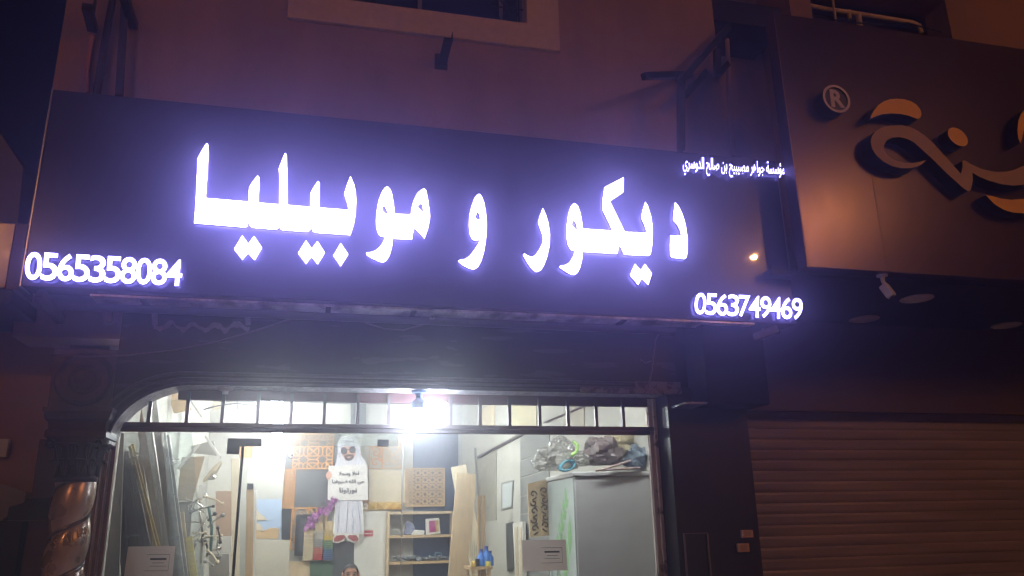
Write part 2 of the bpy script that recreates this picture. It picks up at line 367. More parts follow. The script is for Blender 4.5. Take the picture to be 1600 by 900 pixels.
part('door_seal', mb, black_m, front)
x0, x1, z0, z1 = R2(356, 685, 408, 697, -0.015); mb = MB(); mb.box(x0, x1, -0.02, 0.022, z0, z1); mb.box(x0, P(374, 700, y=-.015).x, -0.02, 0.022, P(356, 709, y=-.015).z, z0 + 0.001); part('door_patch', mb, black_m, front)
x0, x1, z0, z1 = R2(590, 687, 607, 697, -0.015); mb = MB(); mb.box(x0, x1, -0.02, 0.022, z0, z1); part('door_patch', mb, black_m, front)
# whitish translucent strip behind the rail
x0, x1, z0, z1 = R2(409, 676, 622, 697, 0.03); mb = MB(); mb.box(x0, x1, 0.03, 0.034, z0, zr0); part('glass_header', mb, glassmat('frosted_strip', film=0.28, filmcol=(0.85, 0.88, 0.86), fscale=2), front)

# ------------------------------------------------------------------ Arabic / Latin lettering helpers
FORMS = {'م': 0xFEE1, 'س': 0xFEB1, 'ج': 0xFE9D, 'ه': 0xFEE9, 'ص': 0xFEB9, 'ي': 0xFEF1, 'ب': 0xFE8F, 'ح': 0xFEA1, 'ن': 0xFEE5, 'ل': 0xFEDD, 'ف': 0xFED1, 'ض': 0xFEBD, 'ت': 0xFE95}
RIGHT = {'ؤ': 0xFE85, 'ة': 0xFE93, 'و': 0xFEED, 'ا': 0xFE8D, 'ر': 0xFEAD, 'د': 0xFEA9, '\uFEFB': 0xFEFB}
def arabic(s):
    s = s.replace('لا', '\uFEFB'); out = []
    for i, c in enumerate(s):
        if c == ' ': out.append(c); continue
        pv = i > 0 and s[i - 1] in FORMS; nx = i + 1 < len(s) and (s[i + 1] in FORMS or s[i + 1] in RIGHT)
        if c in FORMS: out.append(chr(FORMS[c] + (3 if pv and nx else 1 if pv else 2 if nx else 0)))
        else: out.append(chr(RIGHT[c] + (1 if pv else 0)))
    return ''.join(reversed(out))
def glyphs(body, bold=0.0, depth=0.03):
    """real lettering as (verts in 0..1 box, z depth -1..0; faces)"""
    c = bpy.data.curves.new('lettering', 'FONT'); c.body = body; c.offset = bold; c.extrude = 0.5; c.resolution_u = 4
    o = bpy.data.objects.new('lettering', c); COL.objects.link(o)
    dg = bpy.context.evaluated_depsgraph_get(); me = bpy.data.meshes.new_from_object(o.evaluated_get(dg))
    vs = [v.co.copy() for v in me.vertices]; fs = [tuple(p.vertices) for p in me.polygons]; nz = [p.normal.z for p in me.polygons]
    bpy.data.objects.remove(o); bpy.data.curves.remove(c); bpy.data.meshes.remove(me)
    x0 = min(v.x for v in vs); x1 = max(v.x for v in vs); y0 = min(v.y for v in vs); y1 = max(v.y for v in vs)
    return [((v.x - x0) / (x1 - x0), (v.y - y0) / (y1 - y0), v.z) for v in vs], fs, nz
def lettering(mb, body, quad, Y, depth, bold=0.0, mf=0, ms=None, mapf=None):
    """quad: TL, TR, BR, BL pixels of the word on plane Y"""
    vs, fs, nz = glyphs(body, bold)
    ms = mf if ms is None else ms
    if mapf is None:
        A, B, C_, D = [P(*q, y=Y) for q in quad]
        def mapf(u, v, d):
            p = (D.lerp(C_, u)).lerp(A.lerp(B, u), v); return (p.x, Y + (0.5 - d) * depth, p.z)
    k = len(mb.v); mb.v += [tuple(mapf(*v)) for v in vs]
    for f, n in zip(fs, nz): mb.f.append(tuple(i + k for i in f)); mb.m.append(mf if n > 0.5 else (2 if n < -0.5 and ms == 1 else ms))
    return mb

# ------------------------------------------------------------------ the lit shop sign
YS = -0.60
sign = thing('shop_sign', 'long dark sign board with glowing white Arabic letters and two phone numbers', 'shop sign', (0.6, YS, 3.1))
ZB, ZT, XSL, XSR = 3.10, 4.505, -1.90, 3.66
mb = MB(); mb.prism([[(-1.85, 3.115), (XSR, 3.085), (XSR, 4.50), (-1.85, 4.515)]], YS, YS + 0.18)
part('sign_panel', mb, panel_m, sign, bevel=0.004)
mb = MB(); mb.box(-1.86, -1.852, YS - 0.004, YS + 0.19, 3.11, 4.52); part('edge_trim', mb, steel_m, sign)
# strip under the board with reflections painted as light patches, tube behind it
mb = MB(); mb.box(-1.45, 3.3, YS + 0.006, YS + 0.19, 3.07, 3.083); part('underside_trim', mb, trim_m, sign)
mb = MB(); mb.tube([(-1.78, -0.36, 3.085), (2.72, -0.36, 3.075)], 0.055, 18); part('support_tube', mb, mat('painted_tube', S(96, 94, 108), 0.35, metal=0.3, var=0.15, scale=4), sign, smooth=True)
for x in (-1.15, 0.03, 0.62, 2.2):
    mb = MB(); mb.box(x, x + 0.035, YS + 0.02, YS + 0.15, 3.055, 3.068); part('clip', mb, darkm, sign)
mb = MB(); p = P(675, 490, y=-0.42); mb.box(p.x - 0.018, p.x + 0.018, -0.43, -0.424, p.z - 0.045, p.z + 0.045)
bh = part('slotted_bracket', mb, steel_m, sign)
mb = MB()
for k in (-0.025, 0, 0.025): mb.lathe((p.x, -0.4325, p.z + k), [(0.0, 0), (0.008, 0), (0.008, 0.002)], 10, axis='y')
part('slot', mb, black_m, bh)
for (pa, pb, ya, yb) in (((62, 458), (95, 500), -0.55, -0.28), ((1178, 528), (1216, 514), -0.5, -0.62), ((168, 480), (172, 505), -0.34, -0.34)):
    mb = MB(); mb.bar(P(*pa, y=ya), P(*pb, y=yb), 0.05, 0.06); part('angle_bracket', mb, mat('angle_steel', S(104, 98, 112), 0.5, metal=0.4, var=0.2), sign)

face_e = emit('lit_letter_face', LETTER_COL, LETTER); digit_e = emit('lit_digit_face', LETTER_COL, DIGIT); side_e = emit('lit_letter_side', LETTER_COL, SIDE); back_e = emit('lit_letter_back', LETTER_COL, HALO)
YL0, YL1 = YS - 0.052, YS - 0.02
def px_loops(loops, ox, oy, sc):
    loops = [loops[0]] + [[(sum(p[0] for p in h) / len(h) + 1.3 * (a - sum(p[0] for p in h) / len(h)), sum(p[1] for p in h) / len(h) + 1.25 * (b - sum(p[1] for p in h) / len(h))) for a, b in h] for h in loops[1:]]
    return [Q([(ox + a / sc, oy + b / sc) for a, b in lp], YL0) for lp in loops]
SC = 3.9133
LETTERS = []
A_ = (290, 200)
LETTERS.append((A_, [[(128,93),(138,103),(140,130),(135,260),(123,428),(385,450),(386,400),(389,362),(412,325),(440,291),(450,300),(449,380),(445,456),(572,467),(574,300),(570,250),(590,195),(608,152),(618,165),(622,300),(622,470),(763,482),(763,400),(785,360),(810,324),(819,335),(817,486),(997,500),(990,460),(970,403),(990,340),(1008,295),(1030,345),(1040,390),(1043,440),(1040,520),(1028,590),(1007,655),(790,640),(775,628),(767,597),(762,618),(750,635),(590,625),(578,615),(572,580),(567,612),(555,622),(410,610),(392,595),(386,570),(378,600),(365,608),(52,582),(62,450),(74,185),(100,135)]]))
LETTERS.append((A_, [[(346,657),(384,708),(418,660),(467,732),(423,808),(382,765),(348,806),(297,740)]]))
LETTERS.append((A_, [[(736,687),(771,738),(806,692),(851,762),(808,833),(769,787),(737,830),(688,765)]]))
LETTERS.append((A_, [[(948,704),(994,772),(948,845),(904,780)]]))
B_ = (560, 260)
LETTERS.append((B_, [[(178,123),(195,140),(207,175),(215,225),(222,290),(322,293),(325,260),(338,210),(360,165),(390,139),(404,136),(415,150),(425,200),(438,295),(437,320),(425,380),(404,440),(375,410),(340,373),(333,410),(328,447),(210,442),(205,490),(190,545),(170,575),(152,587),(130,584),(80,560),(52,543),(48,530),(55,526),(75,524),(105,515),(135,490),(155,455),(162,432),(140,430),(122,412),(112,380),(108,330),(113,270),(125,205),(145,155),(162,130)],
   [(150,245),(162,250),(175,275),(178,288),(165,285),(150,268)], [(378,230),(390,240),(394,280),(380,262),(365,248)]]))
LETTERS.append((B_, [[(740,168),(755,185),(770,225),(780,290),(785,360),(780,440),(770,510),(750,580),(730,615),(705,630),(680,625),(640,605),(615,585),(613,575),(625,570),(650,568),(680,550),(710,510),(735,470),(748,438),(735,450),(715,455),(695,445),(682,415),(676,370),(678,310),(690,250),(710,195),(727,172)],
   [(730,280),(740,300),(741,322),(728,322),(716,308)]]))
C_ = (800, 260)
LETTERS.append((C_, [[(188,255),(205,290),(222,345),(232,415),(230,480),(215,550),(195,605),(175,635),(152,645),(130,635),(105,605),(80,565),(68,540),(75,532),(95,545),(122,555),(145,540),(170,505),(185,470),(190,445),(185,415),(172,380),(160,345),(167,315)]]))
LETTERS.append((C_, [[(385,226),(402,240),(418,285),(428,340),(433,380),(615,393),(553,262),(555,200),(566,127),(683,67),(680,158),(598,212),(690,400),(825,405),(815,370),(790,312),(800,265),(815,217),(830,240),(850,305),(861,380),(858,470),(848,535),(835,546),(690,540),(685,537),(658,478),(642,535),(430,522),(428,570),(415,620),(400,650),(380,663),(355,658),(315,635),(290,615),(297,607),(325,603),(350,590),(370,560),(385,518),(360,510),(343,480),(333,430),(336,350),(345,290),(360,245),(372,230)],
   [(378,335),(390,350),(397,382),(385,378),(368,355)]]))
LETTERS.append((C_, [[(752,595),(788,637),(812,595),(855,655),(833,724),(792,685),(772,725),(722,665)]]))
LETTERS.append((C_, [[(997,220),(1020,245),(1045,300),(1062,360),(1072,430),(1073,510),(1068,555),(1055,566),(980,558),(968,545),(966,490),(968,422),(1035,422),(1030,395),(1010,355),(985,328),(990,270)]]))
for (ox, oy), lp in LETTERS:
    mb = MB(); mb.prism(px_loops(lp, ox, oy, SC), YL0, YL1, 0, 1, mback=2)
    part('letter_dots' if len(lp[0]) <= 8 else 'letter', mb, [face_e, side_e, back_e], sign)
def number(s, tl, tr, br, bl, bold):
    A, B, C2, D = [P(*q, y=YL0) for q in (tl, tr, br, bl)]
    for i, ch in enumerate(s):
        u0, u1 = i / len(s) - 0.004, (i + 1) / len(s) + 0.002
        if ch == '4': u0 -= 0.004
        def mp(u, v, d, u0=u0, u1=u1):
            t = u0 + (u1 - u0) * u; p = D.lerp(C2, t).lerp(A.lerp(B, t), v); return (p.x, YL0 + (0.5 - d) * (YL1 - YL0), p.z)
        mb = MB(); lettering(mb, ch, None, YL0, 0.03, bold, 0, 1, mp); part('digit', mb, [digit_e, side_e, back_e], sign)
number('0565358084', (42, 393), (286, 406), (283, 447), (38, 437), 0.018)
number('0563749469', (1087, 457), (1254, 466), (1254, 500), (1085, 491), 0.014)
mb = MB(); lettering(mb, arabic('مؤسسة جواهر مصيبيح بن صالح الدوسري'), ((1067, 243), (1226, 254), (1226, 283), (1067, 273)), YL0, 0.03, 0.012, 0, 1)
part('small_lettering', mb, [digit_e, side_e, back_e], sign)

# ------------------------------------------------------------------ twisted column on the left
cx, cyy = -1.455, -0.33
colm = thing('twisted_column', 'bronze twisted column with leafy dark capital and graffiti at left of shop front', 'column', (cx, cyy, 0))
def rad(th, z):
    ph = (th - 2 * math.pi * z / 0.285) % (2 * math.pi); t = ph / (2 * math.pi)
    s_ = math.sin(math.pi * t) ** 0.42
    return 0.084 + 0.04 * s_
mb = MB(); n = 64; zs = [0.35 + i * (1.93 - 0.35) / 220 for i in range(221)]
vs = [(cx + rad(2 * math.pi * k / n, z) * math.cos(2 * math.pi * k / n), cyy + rad(2 * math.pi * k / n, z) * math.sin(2 * math.pi * k / n), z) for z in zs for k in range(n)]
mb.add(vs, [(i * n + k, i * n + (k + 1) % n, (i + 1) * n + (k + 1) % n, (i + 1) * n + k) for i in range(220) for k in range(n)])
part('shaft', mb, bronze_m, colm, smooth=True)
mb = MB(); hp_ = []
for i in range(230):
    z = 0.36 + i * (1.91 - 0.36) / 229; th = 2 * math.pi * z / 0.285; hp_.append((cx + .101 * math.cos(th), cyy + .101 * math.sin(th), z))
mb.tube(hp_, 0.011, 8); part('rope_bead', mb, mat('bead_paint', S(120, 112, 118), 0.34, metal=0.5, var=0.3, scale=20), colm, smooth=True)
mb = MB(); mb.box(cx - .16, cx + .16, cyy - .16, cyy + .16, 0, .25); mb.lathe((cx, cyy, 0), [(.15, .25), (.155, .28), (.13, .31), (.12, .35)], 32); part('base', mb, carve_m, colm)
mb = MB(); mb.lathe((cx, cyy, 0), [(0.118, 1.915), (0.126, 1.925), (0.128, 1.94), (0.118, 1.95), (0.112, 1.96), (0.118, 2.0), (0.135, 2.1), (0.16, 2.165), (0.165, 2.18), (0, 2.18)], 40)
cap = part('capital', mb, carve_m, colm, smooth=True)
mb = MB()
for row, (zb, h, r0, r1, cnt) in enumerate(((1.955, 0.10, 0.118, 0.165, 10), (2.02, 0.13, 0.125, 0.195, 10))):
    for k in range(cnt):
        a = 2 * math.pi * (k + 0.5 * row) / cnt; ca, sa = math.cos(a), math.sin(a)
        for lobe in (-1, 0, 1):
            pts = []; rs = []
            for j in range(8):
                t = j / 7; rr = r0 + (r1 - r0) * t ** 2.2; zz = zb + h * math.sin(t * 2.0) / math.sin(1.57) * 0.95
                off = lobe * 0.022 * math.sin(min(1, t * 1.3) * math.pi * 0.8)
                pts.append((cx + rr * ca - off * sa, cyy + rr * sa + off * ca, zz)); rs.append(0.012 * (1 - 0.55 * t) + 0.003)
            mb.tube(pts, rs, 6)
for k in range(4):
    a = math.pi / 4 + k * math.pi / 2; c0 = Vector((cx + 0.19 * math.cos(a), cyy + 0.19 * math.sin(a), 2.135))
    pts = [c0 + Vector((math.cos(a), math.sin(a), 0)) * (0.035 - 0.0022 * i) * math.cos(i * 0.55) + Vector((0, 0, 1)) * (0.035 - 0.0022 * i) * math.sin(i * 0.55) for i in range(15)]
    mb.tube(pts, [0.011 - 0.0004 * i for i in range(15)], 6)
part('leaves', mb, mat('leaf_carving', S(74, 64, 70), 0.32, metal=0.5, var=0.5, scale=18), cap, smooth=True)
mb = MB()
prof = [(2.18, 0.165), (2.20, 0.19), (2.235, 0.19), (2.25, 0.175), (2.29, 0.18), (2.31, 0.2), (2.345, 0.205), (2.36, 0.215), (2.385, 0.215)]
for i in range(len(prof) - 1):
    (za, ra), (zb2, rb) = prof[i], prof[i + 1]; q = []
    for z, r in ((za, ra), (zb2, rb)): q += [(cx - r - 0.02, -0.19 - r * 0.9, z), (cx + r - 0.04, -0.19 - r * 0.9, z), (cx + r - 0.04, -0.06, z), (cx - r - 0.02, -0.06, z)]
    mb.add(q, [(0, 1, 5, 4), (1, 2, 6, 5), (2, 3, 7, 6), (3, 0, 4, 7)] + ([(3, 2, 1, 0)] if i == 0 else []))
part('entablature', mb, carve_m, colm)
mb = MB(); mb.box(-1.70, -1.3215, -0.262, -0.06, 2.385, 2.79); blk = part('block', mb, carve_m, colm)
mc = (-1.50, 2.585)
mb = MB(); mb.lathe((mc[0], -0.262, mc[1]), [(0.172, 0.0), (0.18, -0.014), (0.170, -0.022), (0.155, -0.012), (0.145, -0.004), (0.10, -0.004), (0.09, -0.012), (0.075, -0.014), (0.065, -0.006), (0.03, -0.01), (0.0, -0.02)], 48, axis='y')
part('medallion', mb, carve_m, blk, smooth=True)
mb = MB(); mb.box(-1.735, -1.60, -0.2, 0.3, 0, 2.2); part('pilaster', mb, mat('pilaster_paint', S(96, 68, 62), 0.6, var=0.2), colm, bevel=0.004)
# hand-painted graffiti letters on the shaft
gm = mat('graffiti_paint', S(214, 170, 120), 0.6)
mb = MB()
def on_shaft(px, py):
    d = ray(px, py); t = 0
    o2 = Vector((CAM.x - cx, CAM.y - cyy)); d2 = Vector((d.x, d.y)); a = d2.dot(d2); b = 2 * o2.dot(d2); c = o2.dot(o2) - 0.127 ** 2
    t = (-b - math.sqrt(max(0, b * b - 4 * a * c))) / (2 * a); return CAM + d * t
for st in ([(96, 850), (103, 833), (106, 847)], [(98, 844), (106, 841)], [(111, 834), (111, 846), (117, 844)], [(121, 826), (123, 840), (127, 838), (127, 832), (123, 833)], [(133, 824), (131, 830), (134, 834), (136, 828), (133, 824)], [(84, 856), (88, 852), (84, 846), (88, 843)]):
    mb.tube([on_shaft(*q) for q in st], 0.0045, 6)
part('graffiti', mb, gm, colm)

# ------------------------------------------------------------------ right-hand neighbour
nb = thing('neighbour_building', 'darker neighbouring shop with closed roller shutter and orange lit upper wall', 'building', (6.5, 2, 0))
mb = MB(); mb.prism([[(4.42, 3.5), (13, 3.5), (13, 8.4), (4.42, 8.4)], [(4.62, 5.6), (6.28, 5.6), (6.28, 6.86), (4.62, 6.86)]], -0.06, 0.2)
mb.box(4.42, 4.6, 0.2, 7, 3.5, 8.4); mb.box(12.8, 13, 0.2, 7, 0, 8.4); mb.box(4.6, 12.8, .2, 7, 8.2, 8.4)
part('wall', mb, wall_r, nb)
mb = MB(); mb.prism([[(4.38, 5.4), (6.52, 5.4), (6.52, 7.0), (4.38, 7.0)], [(4.622, 5.6), (6.278, 5.6), (6.278, 6.858), (4.622, 6.858)]], -0.10, 0.1)
part('window_surround', mb, mat('ochre_stone', S(160, 128, 100), 0.8, var=0.12, scale=10), nb)
mb = MB(); mb.box(4.6, 6.3, 0.45, 0.5, 5.5, 6.9); nw = part('window_recess', mb, mat('recess_dark', S(104, 84, 76), 0.8, var=0.4, scale=5), nb)
pp = mat('dusty_pipe', S(230, 206, 180), 0.7, var=0.25, scale=9)
mb = MB(); mb.tube([P(a, b, y=0.1) for a, b in ((1262, 8), (1290, 14), (1345, 22), (1400, 31), (1425, 35), (1436, 40), (1440, 52))], 0.024, 10); mb.tube([P(1341, 22, y=0.1), P(1345, 52, y=0.1)], 0.03, 10); mb.tube([P(1300, -8, y=0.04), P(1308, 46, y=0.04)], 0.012, 8); mb.tube([P(1326, 16, y=0.1), P(1328, 30, y=0.1)], .02, 8)
part('pipework', mb, pp, nb, smooth=True)
mb = MB(); mb.tube([P(a, b, y=0.02) for a, b in ((1268, 24), (1320, 34), (1370, 38), (1420, 36), (1470, 50))], 0.008, 6); part('cable', mb, black_m, nb)
mb = MB(); mb.box(3.42, 13, -0.735, 0.62, 3.45, 3.5); part('soffit', mb, soffit_m, nb)
mb = MB(); mb.box(3.36, 13, 0.62, 0.66, 2.58, 3.5); mb.box(3.36, 13, 0.66, 0.72, 2.58, 2.6); part('fascia', mb, mat('brown_fascia', S(84, 62, 58), 0.5, var=0.12, scale=2), nb)
mb = MB(); mb.box(2.67, 3.35, -0.25, 0.07, 0.0, 2.62); mb.box(3.12, 3.35, 0.071, 0.9, 0.0, 2.62); pil = part('pillar', mb, clad_m, nb, bevel=0.004)
mb = MB()
x0, x1, z0, z1 = R2(1067, 833, 1112, 905, -0.255)
for bx in ((x0, x0 + 0.012, 0.6, z1), (x1 - 0.012, x1, 0.6, z1), (x0, x1, z1 - 0.008, z1)): mb.box(bx[0], bx[1], -0.266, -0.252, bx[2], bx[3])
part('access_frame', mb, mat('frame_edge', S(140, 126, 132), 0.4, metal=0.4), pil)
# cladding box between fascia and pillar
mb = MB(); mb.box(2.763, 2.878, -0.21, 0.06, 2.475, 3.12); mb.box(2.88, 3.4, -0.52, 0.06, 2.46, 3.45); part('side_cladding', mb, mat('satin_cladding', S(22, 20, 28), 0.6, spec=0.1, var=0.1, scale=3), nb, bevel=0.003)
mb = MB(); mb.box(2.70, 2.88, -0.5, -0.12, 2.455, 2.47); part('cladding_flap', mb, steel_m, nb)
# roller shutter with real slats
shm = MB(); z = 2.62; ph = 0.097
prof = []; rs_ = random.Random(6)
while z > 0:
    jy = rs_.uniform(-0.003, 0.003)
    for t, dy in ((0.0, 0.0), (0.02, -0.008), (0.2, -0.012), (0.7, -0.012), (0.9, -0.008), (0.92, 0.0)): prof.append((0.80 + dy + (jy if dy else 0), z - ph * t))
    z -= ph
vs = []; 
for y, zz in prof: vs += [(3.352, y, zz), (12.8, y, zz)]
shm.add(vs, [(2 * i, 2 * i + 2, 2 * i + 3, 2 * i + 1) for i in range(len(prof) - 1)])
shm.box(3.352, 12.8, 0.85, 0.9, 0, 2.62)
part('roller_shutter', shm, shutter_m, nb)
# neighbour's sign
YN = -0.87
ns = thing('neighbour_sign', 'big brown sign with orange and grey raised script and a circled R', 'shop sign', (5.5, YN, 3.5))
mb = MB(); xs0, xs1 = 3.645, 4.50
mb.box(xs0, 9.6, YN, YN + 0.13, 3.475, 5.765); npan = part('sign_panel', mb, npanel_m, ns, bevel=0.004)
mb = MB(); mb.box(4.357, 4.363, YN - 0.0015, YN + 0.001, 3.48, 4.72); part('seam', mb, black_m, npan)
mb = MB(); mb.box(xs0 - 0.012, xs0 - 0.001, YN - 0.004, YN + 0.13, 3.47, 5.77); part('edge_trim', mb, mat('dull_trim', S(96, 80, 92), 0.4, metal=0.5), ns)
lg_or = mat('orange_acrylic', S(252, 186, 54), 0.45, var=0.05); lg_gr = mat('grey_acrylic', S(176, 142, 132), 0.5, var=0.05); lg_sd = mat('letter_side', S(44, 36, 46), 0.3, metal=0.2)
def crop(pts): return [(1250 + a / 3.6, 100 + b / 3.6) for a, b in pts]
YNL = YN - 0.12
def npart(name, loops, col): 
    mb = MB(); mb.prism([Q(crop(l), YNL) for l in loops], YNL, YN + 0.0, 0, 1, back=False); part(name, mb, [col, lg_sd], ns)
def ell(c, a, b, ang, n=40): return [(c[0] + a * math.cos(t) * math.cos(ang) - b * math.sin(t) * math.sin(ang), c[1] + a * math.cos(t) * math.sin(ang) + b * math.sin(t) * math.cos(ang)) for t in [2 * math.pi * i / n for i in range(n)]]
rc = P(1250 + 206 / 3.6, 100 + 195 / 3.6, y=YNL)
mb = MB(); mb.prism([[(rc.x + 0.125 * math.cos(t), rc.z + 0.125 * math.sin(t)) for t in [i * math.pi / 24 for i in range(48)]]], YNL + 0.012, YN, 1, 1, back=False)
mb.prism([[(rc.x + 0.128 * math.cos(t), rc.z + 0.128 * math.sin(t)) for t in [i * math.pi / 24 for i in range(48)]], [(rc.x + 0.106 * math.cos(t), rc.z + 0.106 * math.sin(t)) for t in [i * math.pi / 24 for i in range(48)]]], YNL, YNL + 0.02, 0, 1)
lg_pl = mat('pale_acrylic', S(222, 204, 202), 0.45)
ring = part('emblem_ring', mb, [lg_pl, lg_sd], ns)
mb = MB(); lettering(mb, 'R', [(1250 + a / 3.6, 100 + b / 3.6) for a, b in ((165, 140), (238, 152), (256, 246), (180, 240))], YNL + 0.004, 0.012, 0.03); part('emblem_letter', mb, [lg_pl], ring)
npart('letter_dots', [[(396, 308), (400, 290), (415, 262), (440, 232), (470, 210), (505, 198), (545, 195), (590, 198), (625, 210), (655, 228), (677, 255), (684, 280), (678, 300), (665, 309), (650, 306), (610, 290), (560, 280), (510, 278), (460, 283), (420, 297)]], lg_or)
npart('letter_dot', [ell((888, 410), 66, 40, 0.72)], lg_or)
npart('letter', [[(712, 538), (690, 562), (660, 578), (620, 587), (570, 586), (520, 575), (470, 550), (430, 515), (405, 475), (398, 435), (405, 405), (425, 378), (460, 358), (510, 346), (570, 344), (620, 355), (660, 374), (705, 405), (745, 440), (800, 500), (850, 555), (905, 618), (915, 580), (913, 545), (925, 541), (960, 562), (1020, 590), (1090, 606), (1160, 606), (1210, 594), (1262, 570), (1330, 540), (1400, 520), (1400, 610), (1330, 655), (1262, 678), (1200, 684), (1130, 675), (1060, 655), (1000, 630), (970, 610), (972, 660), (960, 710), (945, 715), (920, 700), (870, 655), (810, 600), (740, 530), (690, 485), (640, 440), (600, 420), (560, 411), (520, 414), (490, 428), (471, 458), (475, 490), (500, 520), (540, 543), (590, 556), (640, 556), (680, 548)]], lg_gr)
npart('letter', [[(1045, 737), (1080, 742), (1130, 757), (1190, 764), (1262, 757), (1340, 740), (1400, 720), (1400, 800), (1330, 830), (1262, 840), (1200, 836), (1150, 822), (1095, 790)]], lg_or)
npart('letter', [[(1240, 446), (1228, 420), (1223, 370), (1228, 320), (1244, 280), (1270, 250), (1320, 230), (1400, 230), (1400, 330), (1330, 330), (1280, 345), (1258, 375), (1248, 420)]], lg_or)

dl = None
for px, py, lab in ((1350, 497, 'round recessed downlight in the dark soffit, lowest left of three'), (1432, 465, 'round recessed downlight in the dark soffit beside the white camera'), (1572, 507, 'round recessed downlight in the dark soffit, near the right picture edge')):
    p = P(px, py, z=3.45)
    if dl is None:
        dl = thing('downlight', lab, 'downlight', p, 'recessed downlights under the neighbouring sign')
        mb = MB(); mb.lathe(p, [(0.105, -0.001), (0.135, -0.004), (0.14, -0.012), (0.128, -0.018), (0.108, -0.012), (0.105, -0.001)], 36); part('rim', mb, plastic_m, dl, smooth=True)
        mb = MB(); mb.lathe(p, [(0.104, -0.004), (0.06, -0.007), (0.0, -0.008)], 36); part('lens', mb, mat('opal_lens', S(236, 230, 232), 0.35, var=0.03), dl, smooth=True)
    else:
        c = dl.copy(); COL.objects.link(c); c.location = p; c['label'] = lab
        for ch in dl.children: d2 = ch.copy(); COL.objects.link(d2); d2.parent = c
p = P(1378, 430, z=3.475); p.y = max(p.y, YN + 0.02)
cc = thing('security_camera', 'small white security camera hanging under the brown sign', 'camera', (p.x, p.y, 3.475))
mb = MB(); mb.lathe((p.x, p.y, 3.475), [(0, -0.014), (0.042, -0.013), (0.046, 0.0)], 20); mb.tube([(p.x, p.y, 3.465), (p.x, p.y, 3.42), (p.x + 0.012, p.y - 0.01, 3.39)], [0.02, 0.015, 0.017], 10); part('mount', mb, plastic_m, cc, smooth=True)
mb = MB(); a = Vector((p.x + 0.006, p.y + 0.012, 3.395)); b = Vector((p.x + 0.032, p.y - 0.035, 3.285)); mb.bar(a, b, 0.07, 0.07); part('housing', mb, plastic_m, cc, bevel=0.014)
mb = MB(); d = (b - a).normalized(); mb.tube([b - d * 0.004, b + d * 0.006], 0.022, 14); part('lens', mb, black_m, cc)
for px, py, w_, h_, lab in ((1166, 834, 19, 12, 'small beige switch box on the dark pillar, upper of two'), (1160, 856, 19, 13, 'small beige switch box on the dark pillar, lower of two')):
    x0, x1, z0, z1 = R2(px - w_ / 2, py - h_ / 2, px + w_ / 2, py + h_ / 2, -0.26); e = thing('switch_box', lab, 'switch box', ((x0 + x1) / 2, -0.255, z0), 'switch boxes on the pillar')
    mb = MB(); mb.box(x0, x1, -0.285, -0.252, z0, z1); part('housing', mb, mat('beige_plastic', S(200, 160, 136), 0.5, var=0.1), e, bevel=0.006)
    mb = MB(); mb.box(x0 + 0.02, x1 - 0.025, -0.289, -0.286, z0 + 0.012, z1 - 0.012); part('rocker', mb, mat('worn_plastic', S(176, 140, 120), 0.5), e)

# ------------------------------------------------------------------ brackets, pipes and cables on the wall
mb = MB(); a = P(690, 101, y=YW - 0.002); b = P(711, 60, y=YW - 0.28)
mb.bar(a, (a.x + 0.0, YW - 0.36, a.z + 0.02), 0.07, 0.012); mb.bar(Vector(a) + Vector((0.035, 0, .03)), Vector((a.x + 0.035, YW - 0.36, a.z + 0.05)), 0.008, 0.07)
mb.box(a.x - 0.06, a.x + 0.05, YW - 0.008, YW - 0.001, a.z - 0.05, a.z + 0.1)
single('wall_bracket', mb, darkm, 'short steel angle stub sticking out below the upper window', 'bracket')
br = thing('steel_bracket', 'dark welded steel bracket holding the sign at the right corner', 'bracket', P(1075, 120, y=YW))
for pts in (((1006, 119, -0.55), (1078, 117, -0.14)), ((1062, 128, -0.5), (1138, 42, -0.2)), ((1070, 150, -0.3), (1102, 112, -0.2)), ((1064, 128, -0.45), (1064, 235, -0.45)), ((1120, 78, -0.2), (1121, 118, -0.2)), ((1121, 118, -0.2), (1136, 100, -0.15))):
    mb = MB(); mb.bar(P(pts[0][0], pts[0][1], y=pts[0][2]), P(pts[1][0], pts[1][1], y=pts[1][2]), 0.055, 0.055); part('strut', mb, darkm, br)
mb = MB(); mb.tube([P(1136, 62, y=0.1), P(1138, 100, y=0.08), P(1139, 150, y=0.05), P(1142, 190, y=0.0), P(1147, 246, y=-0.1)], 0.022, 10)
single('drain_pipe', mb, mat('grey_pipe', S(178, 150, 150), 0.6, var=0.2), 'thin pale drain pipe behind the small lettering', 'pipe', smooth=True)
mb = MB(); mb.tube([P(178, -10, y=-0.16), P(163, 70, y=-0.16), P(150, 152, y=-0.2)], 0.028, 10)  # plain dark upright tubes on the upper left wall
single('down_pipe', mb, mat('dark_pipe', S(60, 52, 62), 0.5, var=0.2), 'dark vertical pipe fixed on the upper left of the wall', 'pipe', smooth=True)
mb = MB(); mb.tube([P(196, -10, y=-0.24), P(186, 150, y=-0.24)], 0.03, 10)
single('down_pipe', mb, MATS['dark_pipe'], 'second dark vertical pipe, right of the other on the upper left wall', 'pipe', smooth=True)
mb = MB(); mb.bar(P(136, 10, y=-0.45), P(145, 46, y=-0.12), 0.07, 0.05); mb.bar(P(150, -5, y=-0.3), P(146, 20, y=-0.3), 0.02, 0.02)
single('wall_bracket', mb, darkm, 'dark stub bracket left of the pipes at the upper left corner', 'bracket')
mb = MB(); mb.bar(P(193, -8, y=-0.5), P(209, 41, y=-0.12), 0.06, 0.06)
single('wall_bracket', mb, darkm, 'dark slanted bracket beside the pipes at the top of the wall', 'bracket')
mb = MB(); mb.tube([P(144, 56, y=-0.13), P(139, 85, y=-0.13), P(135, 110, y=-0.13), P(137, 145, y=-0.13)], 0.018, 8)
